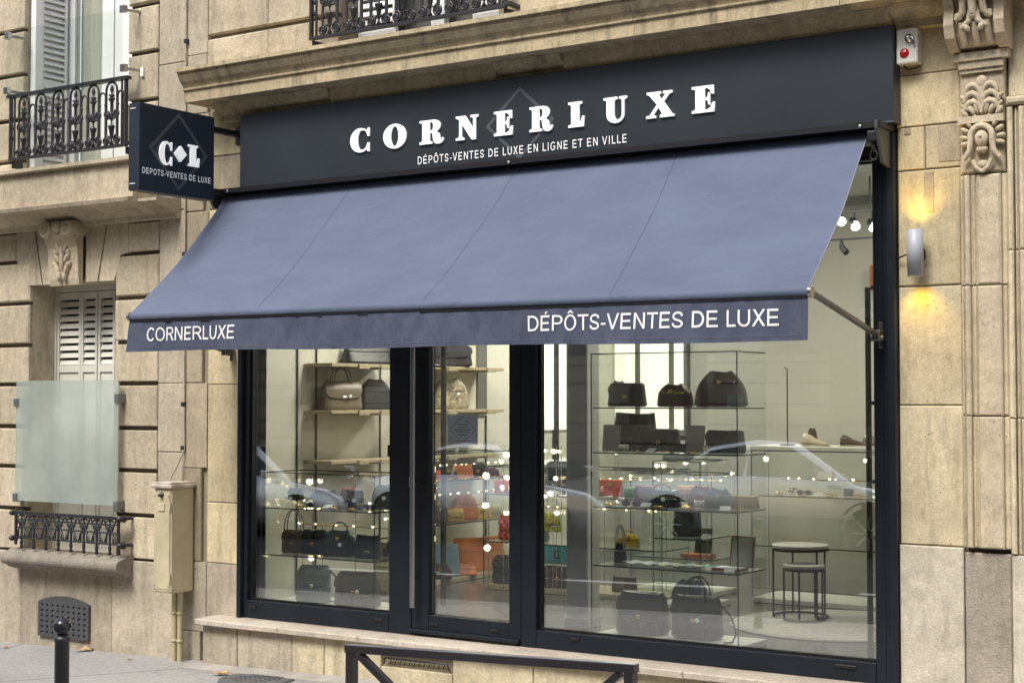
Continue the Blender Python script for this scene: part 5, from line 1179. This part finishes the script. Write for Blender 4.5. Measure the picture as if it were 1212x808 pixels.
for k, (x, y, z, ci, wh) in enumerate(((-2.06, 2.02, 1.043, 0, 'nearest on the top shelf of the side wall case'), (-2.06, 2.18, 1.043, 8, 'next on the top shelf of the side wall case'), (-2.06, 2.36, 1.043, 1, 'in the middle of the top shelf of the side wall case'), (-2.06, 2.56, 1.043, 9, 'beyond the orange one on the side wall case top shelf'), (-2.06, 2.74, 1.043, 3, 'far along the side wall case top shelf'),
        (-2.06, 2.62, .718, 2, 'right of the orange bucket bag'), (-2.06, 2.80, .718, 4, 'at the far end of the side wall case'), (-1.20, 2.13, .624, 5, 'beside the red quilted bag'), (-1.22, 2.13, .967, 4, 'beside the small purple bag'), (-1.50, 2.10, .967, 7, 'left of the small purple bag'),
        (-.80, 2.13, .624, 1, 'half behind the column in the long case'), (-.60, 2.13, .967, 0, 'right of the column in the long case'), (-.42, 2.13, .967, 6, 'far right in the long case top shelf'), (-.45, 2.13, .624, 2, 'far right in the long case middle shelf'), (-.5, 2.15, .308, 8, 'on the plinth right of the column'),
        (-1.75, .66, .937, 7, 'at the back of the low case top shelf'), (-2.0, .66, .937, 1, 'at the back left of the low case top shelf'), (-1.45, .66, .623, 8, 'at the back of the low case middle shelf'), (.52, .62, 1.037, 7, 'at the left of the third tower shelf'), (.90, .60, 1.037, 0, 'in the middle of the third tower shelf'), (1.16, .60, 1.037, 2, 'at the right of the third tower shelf'))):
    cn, mm = PAL[ci]
    bag(f'small {cn} purse {wh}', x, y, z, .13 + .03 * (k % 3), .075 + .015 * (k % 4), .05, mm, ('flap', 'dome', 'tote')[k % 3], R(12 if x > -2 else 55), 'top' if k % 4 == 1 else None, group='small purses on display', tagd=False, cat='purse', name='purse', clasp='gold' if k % 2 else None)
# shadow case left of tower
bag('black tote standing in the narrow shadow case', .10, 1.95, .737, .20, .20, .10, LB_BLACK, 'tote', R(5), None, group=G4, clasp=None, tagd=False)
bag('dark blue folded bag on the floor of the narrow shadow case', .12, 1.95, .31, .26, .14, .12, L_NAVY, 'hobo', R(5), None, group=G4, clasp=None, tagd=False)
bag('orange checked pouch on the narrow case upper shelf', .14, 1.90, .992, .20, .085, .08, checker('orange_check', (.55, .25, .08), (.35, .14, .05)), 'flap', R(5), None, group=G4, clasp=None, tagd=False)
bag('grey round bag on top of the narrow case', .03, 1.95, 1.244, .22, .13, .10, L_GREY, 'dome', R(-8), None, group=G4, clasp=None, tagd=False)
# counter goods
def shoe(label, x, y, z, L_, mat, rz, g='small goods on the counter'):
    t = thing('shoe', label, 'shoe', (x, y, z), g, rz)
    mb = MB(); secs = [(-.5, .28, .30), (-.42, .34, .42), (-.2, .30, .34), (0, .27, .22), (.2, .32, .16), (.38, .30, .12), (.5, .10, .05)]
    n = 12; vs = []
    for u, hw, hh in secs:
        for k in range(n):
            a = 2 * PI * k / n; vs.append((u * L_, hw * L_ * .55 * math.cos(a), hh * L_ * .5 * (1 + math.sin(a)) + .006))
    mb.add(vs, [(i * n + k, i * n + (k + 1) % n, (i + 1) * n + (k + 1) % n, (i + 1) * n + k) for i in range(len(secs) - 1) for k in range(n)], True); mb.add(vs[:n], [tuple(range(n))]); mb.add(vs[-n:], [tuple(range(n))])
    mb.build('upper', mat, t, shift=False)
    mb = MB(); mb.bbox(-L_ * .5, L_ * .47, -L_ * .15, L_ * .15, 0, .008, .002); mb.build('sole', L_CRM, t, shift=False); return t
shoe('pale strappy shoe on the counter left of the brown belts', .78, 2.52, 1.336, .20, L_CRM, R(-10))
shoe('brown leather shoe in the middle of the counter', 1.02, 2.60, 1.336, .18, L_BRN, R(15))
shoe('tan leather shoe at the right of the counter', 1.20, 2.55, 1.336, .20, L_TAN, R(-20))
shoe('dark brown shoe furthest right on the counter', 1.38, 2.62, 1.336, .20, L_BRN, R(5))
bag('small brown standing pouch on the counter left end', .72, 2.60, 1.336, .07, .12, .04, L_BRN, 'dome', 0, None, group='small goods on the counter', clasp=None, tagd=False)
t = thing('display_stand', 'thin dark upright hook stand on the counter before the partition', 'stand', (.56, 2.55, 1.336)); mb = MB(); mb.tube([(.56, 2.55, 1.34), (.56, 2.55, 1.86), (.54, 2.55, 1.872)], .005, 6); mb.build('rod', BLACK, t); mb = MB(); mb.bbox(.52, .60, 2.51, 2.59, 1.337, 1.345, .002); mb.build('foot', BLACK, t)
# watches, boxes and jewellery (each piece a thing of its own)
JW = random.Random(5)
ORD = ['', 'second ', 'third ', 'fourth ', 'fifth ', 'sixth ', 'seventh ', 'eighth ']; SEEN = {}
def trinket(kind, x, y, z, m, label, g):
    k_ = SEEN.get(label, 0); SEEN[label] = k_ + 1
    if kind != 'scarf': label = (ORD[k_] if k_ else 'first ') + label + ', from left'
    t = None; mb = MB()
    if kind == 'bangle': mb.tube([(.026 * math.cos(R(a)), .026 * math.sin(R(a)), .006) for a in range(0, 360, 30)], .005, 6, closed=True)
    if kind == 'bracelet_stand': mb.tube([(-.03, 0, .03), (.03, 0, .03)], .016, 10); mb.tube([(0, 0, 0), (0, 0, .03)], .006, 6); mb.bbox(-.02, .02, -.02, .02, 0, .005, .001)
    if kind == 'watch_box': mb.bbox(-.03, .03, -.02, .02, 0, .05, .004); mb.lathe([(0, -.024), (.014, -.024), (.016, -.020)], (0, 0, .028), 10, 'y')
    if kind == 'sunglasses':
        for s in (-1, 1): mb.ell((s * .03, 0, .018), (.026, .006, .018), 0, 10, 6); mb.tube([(s * .055, 0, .022), (s * .055, .09, .012)], .0025, 5)
        mb.tube([(-.01, 0, .024), (.01, 0, .024)], .003, 5)
    if kind == 'price_card': mb.add([(-.03, -.012, .002), (.03, -.012, .002), (.03, .02, .022), (-.03, .02, .022), (-.03, -.0105, 0), (.03, -.0105, 0), (.03, .0215, .020), (-.03, .0215, .020)], [(0, 1, 2, 3), (7, 6, 5, 4), (0, 4, 5, 1), (2, 6, 7, 3), (1, 5, 6, 2), (0, 3, 7, 4)])
    if kind == 'scarf':
        vs = []
        for a in range(7):
            for b in range(13): vs.append((-.16 + b * .027, -.06 + a * .02, .006 + .012 * (1 + math.sin(b * 1.7 + a)) * .5))
        mb.add(vs, [(a * 13 + b, a * 13 + b + 1, a * 13 + b + 14, a * 13 + b + 13) for a in range(6) for b in range(12)], True)
    o = mb.build(kind, m); o.location = (x, y, z); o.rotation_euler = (0, 0, JW.uniform(-.4, .4)); tag(o, label, kind.replace('_', ' '), g); return o
for (zl, xs_l, where, y) in ((.937, [-2.0 + k * .075 for k in range(9)], 'on the top shelf of the low glass case', .41), (.968, [-1.50 + k * .1 for k in range(10)], 'on the upper shelf behind the door', 2.07),
                             (1.037, [.37 + k * .085 for k in range(10)], 'along the front of the third tower shelf', .42), (1.349, [.40 + k * .09 for k in range(9)], 'along the front of the second tower shelf', .41),
                             (1.003, [.50 + k * .10 for k in range(12)], 'inside the glass counter case', 2.5), (1.043, [], '', 0)):
    for k, x in enumerate(xs_l):
        kd = ('bangle', 'bracelet_stand', 'sunglasses', 'price_card', 'bangle', 'watch_box')[k % 6]
        m = {'bangle': GOLD, 'bracelet_stand': CHROME, 'sunglasses': LB_BLACK, 'price_card': TAGW, 'watch_box': L_NAVY}[kd]
        look = {'bangle': 'gold bangle lying', 'bracelet_stand': 'silver bracelet roll standing', 'sunglasses': 'pair of black sunglasses', 'price_card': 'small white card', 'watch_box': 'dark watch box'}[kd]
        trinket(kd, x, y + JW.uniform(0, .05), zl + .001, m, f'{look} {where}', f'small {kd.replace("_", " ")} pieces {where}')
        if k % 2: trinket('bangle', x + .03, y + .12 + JW.uniform(0, .03), zl + .001, GOLD, f'gold bangle in back {where}'.replace('along the front of', 'on'), f'gold bangles at the back {where}')
for k in range(8): trinket('bangle', -2.06 + JW.uniform(0, .10), 1.92 + k * .12, 1.042, GOLD, 'gold bangle lying on the top shelf of the side wall case', 'gold bangles on the side wall case')
for x, m, lb in ((.62, L_BLU, 'folded pale blue scarf on the fourth tower shelf'), (.80, plain('green_silk', (.30, .36, .14), .5, var=.5, vs=20), 'folded green and white scarf on the fourth tower shelf'), (.98, plain('teal_silk', (.04, .22, .24), .5, var=.5, vs=20), 'folded teal scarf on the fourth tower shelf')):
    trinket('scarf', x, .50, .702, m, lb, 'silk scarves on the fourth shelf')
trinket('price_card', 1.16, .42, .702, TAGW, 'white card lying under the open jewellery box', 'cards'); 
# open jewellery box, book, cards
t = thing('jewellery_box', 'open red edged jewellery box with white lining on the tower shelf', 'jewellery box', (1.12, .52, .702))
mb = MB(); mb.bbox(1.04, 1.21, .44, .56, .702, .715, .002); mb.build('tray', plain('red_box', (.35, .06, .03), .4, var=0), t)
mb = MB(); mb.bbox(1.05, 1.20, .45, .55, .7155, .72, .001); mb.build('lining', TAGW, t)
mb = MB(); mb.prism([(.565, .715), (.575, .715), (.60, .885), (.590, .885)], 1.04 + .05, 1.235, 'x'); mb.build('lid', plain('red_box', (0, 0, 0)), t)
mb = MB(); mb.prism([(.560, .722), (.5645, .722), (.5885, .878), (.584, .878)], 1.10, 1.225, 'x'); mb.build('lid_lining', plain('box_lining', (.75, .76, .68), .6, var=.05), t)
def card(label, x, y, z, w_, h_, m, name='display_card', tilt=.12):
    mb = MB(); mb.prism([(0, 0), (.003, 0), (.003 + h_ * tilt, h_), (h_ * tilt, h_)], -w_ / 2, w_ / 2, 'x'); o = mb.build(name, m); o.location = (x, y, z); tag(o, label, 'card', 'cards in the tower case'); return o
LITC = plain('pale_card', (.80, .80, .74), .6, var=.08, vs=20)
card('white card with small printed sketches on the second tower shelf', .405, .42, 1.349, .115, .155, LITC); card('white card with a line drawing right of the black clutch', .93, .45, 1.349, .12, .155, LITC)
card('pale blue card beside the wine brown bag', 1.19, .44, 1.607, .10, .07, L_BLU)
mb = MB(); mb.prism([(0, .0), (.02, .0), (.07, .20), (.05, .20)], -.05, .07, 'x'); o = mb.build('book', LB_BLACK); o.location = (-.14, 2.6, .532); tag(o, 'dark upright book with a portrait cover in the square case', 'book')
mb = MB(); mb.bbox(-.25, -.02, 2.5, 2.62, .532, .56, .003); tag(mb.build('orange_gift_box', L_ORG), 'flat orange gift box lying before the dark book', 'box')
# nesting tables on a round rug
mb = MB(); mb.lathe([(0, .272), (.66, .272), (.67, .276), (.66, .284), (0, .286)], (1.30, 1.66, 0), 48, smooth=False); tag(mb.build('round_rug', RUGM), 'grey woven round rug under the nesting tables', 'rug')
def side_table(label, x, y, r, h, a0):
    t = thing('side_table', label, 'side table', (x, y, .286), 'nesting tables on the rug')
    mb = MB(); mb.lathe([(0, h - .022), (r - .004, h - .022), (r, h - .018), (r, h - .003), (r - .004, h), (0, h)], (x, y, .286), 36, smooth=False); mb.build('table_top', TILE, t)
    mb = MB(); mb.tube([(x + (r - .004) * math.cos(R(a)), y + (r - .004) * math.sin(R(a)), .286 + h - .03) for a in range(0, 360, 12)], .008, 6, closed=True); mb.build('top_ring', BLACK, t)
    mb = MB(); mb.tube([(x + (r - .006) * math.cos(R(a)), y + (r - .006) * math.sin(R(a)), .296) for a in range(a0, a0 + 241, 12)], .008, 6); mb.build('base_ring', BLACK, t)
    for a in (a0, a0 + 80, a0 + 160, a0 + 240):
        mb = MB(); p = (x + (r - .006) * math.cos(R(a)), y + (r - .006) * math.sin(R(a))); mb.tube([(*p, .296), (*p, .286 + h - .024)], .0065, 6); mb.build('leg', BLACK, t)
side_table('taller round side table with stone top in the nesting pair', .98, 1.79, .175, .455, -30)
side_table('shorter round side table tucked under the taller one', 1.06, 1.66, .128, .345, 200)
# display rack at the right edge of the large pane, with shelves
t = thing('display_rack', 'black metal rack with shelves at the right edge of the large pane', 'rack', (2.05, .75, .27))
for x, y in ((1.90, .60), (1.90, .95), (2.5, .60), (2.5, .95)):
    mb = MB(); mb.box(x - .012, x + .012, y - .012, y + .012, .272, 2.25); mb.build('post', BLACK, t)
for z in (.42, .90, 1.20, 1.62, 1.96, 2.24): mb = MB(); mb.bbox(1.915, 2.485, .60, .95, z, z + .02, .003); mb.build('shelf', BLACK if z > 1 else WOOD, t)
mb = MB(); mb.tube([(1.97, .62, .44), (1.99, .62, .88)], .016, 8)
t2 = thing('wooden_stool', 'light wooden stool leg leaning beside the black rack', 'stool', (1.75, 1.25, .27))
for dx, dy in ((-.12, -.12), (.12, -.12), (-.12, .12), (.12, .12)):
    mb = MB(); mb.tube([(1.86 + dx * 1.3, 1.3 + dy, .272), (1.86 + dx * .7, 1.3 + dy * .7, .66)], [.012, .018], 8); mb.build('leg', WOOD, t2)
mb = MB(); mb.lathe([(0, .66), (.16, .66), (.165, .67), (.16, .69), (0, .695)], (1.86, 1.3, 0), 20); mb.build('seat', WOOD, t2)
bag('black hanging bag on the rack at the right edge', 2.05, .72, 1.64, .24, .22, .12, LB_BLACK, 'hobo', 0, None, group='bags on the rack', tagd=False)
mb = MB(); mb.bbox(.94, 1.04, 3.12, 3.169, 2.42, 2.60, .004); tag(mb.build('orange_wall_box', L_ORG), 'orange box hanging high on the pale partition', 'box')
# track spots in the top right corner
tr = thing('spot_track', 'black ceiling track with three lit spots in the top right of the pane', 'spotlight track', (1.2, 2.2, 2.86))
mb = MB(); mb.box(.95, 1.55, 2.19, 2.21, 2.86, 2.875); mb.tube([(1.3, 2.2, 2.875), (1.3, 2.2, 3.09)], .006, 6); mb.build('rail', BLACK, tr)
for x, z in ((1.12, 2.80), (1.215, 2.765), (1.335, 2.75)):
    mb = MB(); mb.tube([(x - .03, 2.19, z + .04), (x + .012, 2.13, z + .0)], .028, 12); mb.tube([(x - .02, 2.2, z + .04), (x - .02, 2.2, 2.86)], .005, 5); sp_ = mb.build('spot_head', BLACK, tr)
    mb = MB(); mb.ell((x + .014, 2.125, z), (.030, .012, .030), 0, 12, 8); mb.build('lamp', SPOTL, sp_)
tr2 = thing('dark_spot_track', 'lower black rail with a single unlit spot in the top right of the pane', 'spotlight track', (1.1, 1.9, 2.6))
mb = MB(); mb.box(.98, 1.40, 2.19, 2.205, 2.685, 2.697); mb.build('rail', BLACK, tr2); mb = MB(); mb.tube([(1.10, 2.2, 2.69), (1.11, 2.19, 2.64), (1.15, 2.17, 2.60)], [.008, .02, .022], 8); mb.build('spot_head', BLACK, tr2)
# small cabinet lamps: strings of bulbs fixed to slim posts
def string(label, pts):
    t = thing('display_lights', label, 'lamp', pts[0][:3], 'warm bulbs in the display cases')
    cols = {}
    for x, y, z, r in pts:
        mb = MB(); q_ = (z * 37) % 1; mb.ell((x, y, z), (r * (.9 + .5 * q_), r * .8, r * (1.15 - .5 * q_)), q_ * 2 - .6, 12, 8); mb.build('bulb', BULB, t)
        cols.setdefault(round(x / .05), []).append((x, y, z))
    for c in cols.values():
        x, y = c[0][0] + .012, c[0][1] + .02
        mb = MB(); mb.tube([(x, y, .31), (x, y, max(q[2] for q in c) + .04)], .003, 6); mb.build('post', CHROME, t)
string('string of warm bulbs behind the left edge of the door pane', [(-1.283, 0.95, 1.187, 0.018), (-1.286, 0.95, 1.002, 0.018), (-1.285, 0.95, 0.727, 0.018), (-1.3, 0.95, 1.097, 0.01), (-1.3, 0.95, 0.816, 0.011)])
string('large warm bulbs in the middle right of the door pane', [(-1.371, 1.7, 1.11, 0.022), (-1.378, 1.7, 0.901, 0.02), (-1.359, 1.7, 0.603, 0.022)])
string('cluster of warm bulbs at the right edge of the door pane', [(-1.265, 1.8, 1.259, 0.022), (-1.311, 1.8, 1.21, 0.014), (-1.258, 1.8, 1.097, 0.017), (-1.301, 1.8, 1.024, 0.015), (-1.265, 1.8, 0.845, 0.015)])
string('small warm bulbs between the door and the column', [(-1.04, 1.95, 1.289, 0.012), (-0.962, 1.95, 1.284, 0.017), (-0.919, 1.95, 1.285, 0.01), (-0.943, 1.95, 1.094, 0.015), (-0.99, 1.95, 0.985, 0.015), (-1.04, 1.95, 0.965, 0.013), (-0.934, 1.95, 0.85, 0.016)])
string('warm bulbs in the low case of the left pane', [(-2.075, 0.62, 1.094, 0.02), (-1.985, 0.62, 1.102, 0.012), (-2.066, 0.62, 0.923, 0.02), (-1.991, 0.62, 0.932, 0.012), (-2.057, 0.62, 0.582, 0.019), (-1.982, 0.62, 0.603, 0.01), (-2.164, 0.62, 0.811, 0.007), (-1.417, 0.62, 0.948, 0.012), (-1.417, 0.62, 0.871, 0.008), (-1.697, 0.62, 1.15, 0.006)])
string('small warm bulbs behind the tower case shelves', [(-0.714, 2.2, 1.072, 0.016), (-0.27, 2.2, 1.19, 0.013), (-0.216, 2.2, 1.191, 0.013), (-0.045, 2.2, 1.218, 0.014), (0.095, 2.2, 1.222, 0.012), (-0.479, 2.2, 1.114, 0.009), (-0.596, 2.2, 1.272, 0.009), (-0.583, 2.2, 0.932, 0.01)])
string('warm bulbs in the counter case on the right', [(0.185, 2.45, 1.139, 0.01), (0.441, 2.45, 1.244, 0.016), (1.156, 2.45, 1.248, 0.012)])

def glint_row(label, x0, x1, y0, y1, z, n):  # made-up rows of glowing beads, added to stand in for jewellery glints
    t = thing('added_glints', label, 'added glint row', (x0, y0, z), 'added glint rows in the display cases')
    mb = MB(); mb.tube([(x0, y0, z), (x1, y1, z)], .003, 6); mb.build('rail', GOLD, t)
    for k in range(n):
        u = (k + JW.uniform(.1, .9)) / n; r = JW.uniform(.0035, .0085)
        mb = MB(); mb.ell((x0 + (x1 - x0) * u, y0 + (y1 - y0) * u - .006, z + r), (r * 1.3, r, r * .8), 0, 8, 5); mb.build('bulb', BULB, t)
glint_row('row of added warm glints under the top of the low case', -2.2, -1.34, .68, .70, .955, 9)
glint_row('row of added warm glints on the middle shelf of the low case', -2.2, -1.34, .70, .70, .80, 5)
glint_row('row of added warm glints on the top shelf of the side wall case', -2.05, -2.05, 1.95, 2.85, 1.15, 10)
glint_row('row of added warm glints on the lower shelf of the side wall case', -2.05, -2.05, 1.95, 2.85, .93, 8)
glint_row('row of added warm glints in the long case behind the door', -1.5, -.2, 2.3, 2.3, 1.08, 14)
glint_row('row of added warm glints on the lower shelf behind the door', -1.5, -.2, 2.3, 2.3, .86, 9)
glint_row('row of added warm glints in the square case', -.58, 0, 2.7, 2.7, 1.07, 8)
glint_row('row of added warm glints in the counter case', .45, 1.6, 2.7, 2.7, 1.10, 12)

# ------------------------------------------------------------------ the far side of the street (seen as reflection)
OB = thing('opposite_building', 'pale stone building with level courses across the street', 'building', (0, -14.4, 0))
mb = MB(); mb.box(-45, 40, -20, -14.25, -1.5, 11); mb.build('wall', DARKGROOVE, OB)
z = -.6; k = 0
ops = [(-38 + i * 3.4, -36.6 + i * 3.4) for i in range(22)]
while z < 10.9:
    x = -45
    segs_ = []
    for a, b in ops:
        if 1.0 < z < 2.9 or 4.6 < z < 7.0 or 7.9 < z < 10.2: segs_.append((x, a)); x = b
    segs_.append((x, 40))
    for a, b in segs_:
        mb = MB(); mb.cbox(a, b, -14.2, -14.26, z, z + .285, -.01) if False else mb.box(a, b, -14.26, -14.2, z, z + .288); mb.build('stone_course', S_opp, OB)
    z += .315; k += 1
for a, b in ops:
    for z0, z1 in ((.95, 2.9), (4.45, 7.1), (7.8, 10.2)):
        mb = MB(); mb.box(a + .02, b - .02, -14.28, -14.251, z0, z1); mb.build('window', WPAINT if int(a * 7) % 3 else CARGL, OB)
struct(sbox('street_end', S_opp, -62, -60, -30, 10, -2, 11))
def car(x, y, paint, label, g='cars parked across the street'):
    z0 = road_z(x, 0); t = thing('parked_car', label, 'car', (x, y, z0), g)
    st = [(-2.15, .62, .78, .62, .60), (-2.05, .70, .86, .84, .62), (-1.6, .80, .90, 1.0, .80), (-1.25, .84, .93, 1.03, .90), (-.55, .86, .95, 1.05, 1.36), (.25, .87, .95, 1.05, 1.41), (.75, .87, .94, 1.36, 1.36), (1.45, .85, .90, .95, .95), (2.0, .80, .75, .78, .78), (2.2, .66, .6, .60, .60)]
    st = [(-2.20, .64, .62, .62), (-2.08, .76, .86, .86), (-1.50, .84, .93, .94), (-1.42, .845, .935, .96), (-.80, .86, .94, 1.33), (-.2, .87, .93, 1.42), (.35, .87, .92, 1.39), (1.15, .86, .88, .92), (1.25, .855, .87, .89), (1.9, .80, .78, .78), (2.18, .66, .60, .60)]
    mb = MB(); vs = []
    for (u, hw, bz, rz_) in st:
        rw = hw * .92 if rz_ - bz < .06 else hw * (.92 - .22 * (rz_ - bz) / .5)
        half = [(hw * .90, .22), (hw * .985, .34), (hw, .55), (hw * .99, bz - .08), (hw * .95, bz), (rw, rz_ - .03), (rw * .9, rz_)]
        vs += [(u, -a, b) for a, b in half] + [(u, a, b) for a, b in reversed(half)]
    n = 14
    mb.add(vs, [(i * n + k, (i + 1) * n + k, (i + 1) * n + (k + 1) % n, i * n + (k + 1) % n) for i in range(len(st) - 1) for k in range(n)], True)
    mb.add(vs[:n], [tuple(range(n))]); mb.add(vs[-n:], [tuple(range(n))]); mb.build('body', paint, t, shift=False)
    for s in (-1, 1):
        for pts in ([(-1.28, .96), (-.78, 1.26), (-.30, 1.34), (-.30, .97)], [(-.24, .97), (-.24, 1.345), (.30, 1.325), (.93, .97)]):
            mb = MB(); hw = lambda z_: (.90 - (z_ - .93) * .44 * .86) * .985 * .87 / .87
            vs = [(p[0], s * ((.87 * .95) - (p[1] - .93) * .36 + .012), p[1]) for p in pts]; vs2 = [(v[0], v[1] - s * .02, v[2]) for v in vs]
            mb.add(vs + vs2, [(0, 1, 2, 3), (7, 6, 5, 4)] + [(i, i + 4, (i + 1) % 4 + 4, (i + 1) % 4) for i in range(4)]); mb.build('side_window', CARGL, t, shift=False)
        mb = MB(); mb.bbox(-1.3, 1.2, s * .868 - .012, s * .868 + .012, .48, .53, .004); mb.build('side_strip', CHROME, t, shift=False)
        mb = MB(); mb.bbox(.78, .98, s * .98 - .06, s * .98 + .06, .93, 1.05, .02); mb.build('mirror', paint, t, shift=False)
        for wx in (-1.32, 1.36):
            mb = MB(); mb.lathe([(.20, s * .86), (.30, s * .87), (.315, s * .84), (.315, s * .70), (.20, s * .68)], (wx, 0, .315), 28, 'y'); wh = mb.build('wheel', TYRE, t, shift=False)
            mb = MB(); mb.lathe([(.0, s * .84), (.05, s * .86), (.06, s * .83), (.18, s * .83), (.205, s * .865), (.205, s * .80)], (wx, 0, .315), 24, 'y')
            for q in range(8): a = q * PI / 4; mb.tube([(wx + .05 * math.cos(a), s * .855, .315 + .05 * math.sin(a)), (wx + .19 * math.cos(a), s * .858, .315 + .19 * math.sin(a))], .016, 5)
            mb.build('rim', CHROME, wh, shift=False)
            mb = MB(); mb.lathe([(.315, s * .80), (.36, s * .872), (.37, s * .874), (.37, s * .85)], (wx, 0, .33), 28, 'y'); mb.build('wheel_arch', LB_BLACK, wh, shift=False)
    for u, m in ((-2.19, plain('tail_lamp', (.4, .02, .02), .2, var=0)), (2.15, CHROME)):
        for s in (-1, 1): mb = MB(); mb.bbox(u - .03, u + .03, s * .55 - .12, s * .55 + .12, .60, .74, .02); mb.build('headlight' if u > 0 else 'tail_light', m, t, shift=False)
    mb = MB(); mb.add([(.38, -.60, 1.385), (.38, .60, 1.385), (1.17, .70, .955), (1.17, -.70, .955), (.38, -.60, 1.37), (.38, .60, 1.37), (1.17, .70, .93), (1.17, -.70, .93)], [(0, 1, 2, 3), (0, 4, 5, 1), (2, 6, 7, 3), (1, 5, 6, 2), (0, 3, 7, 4)]); mb.build('windscreen', CARGL, t, shift=False)
    return t
car(-3.25, -11.1, SILVER, 'silver saloon car reflected in the large pane')
car(-7.75, -11.1, SILVER, 'pale grey car reflected in the door pane')
car(-12.25, -11.1, SILVER, 'grey car reflected in the left pane')
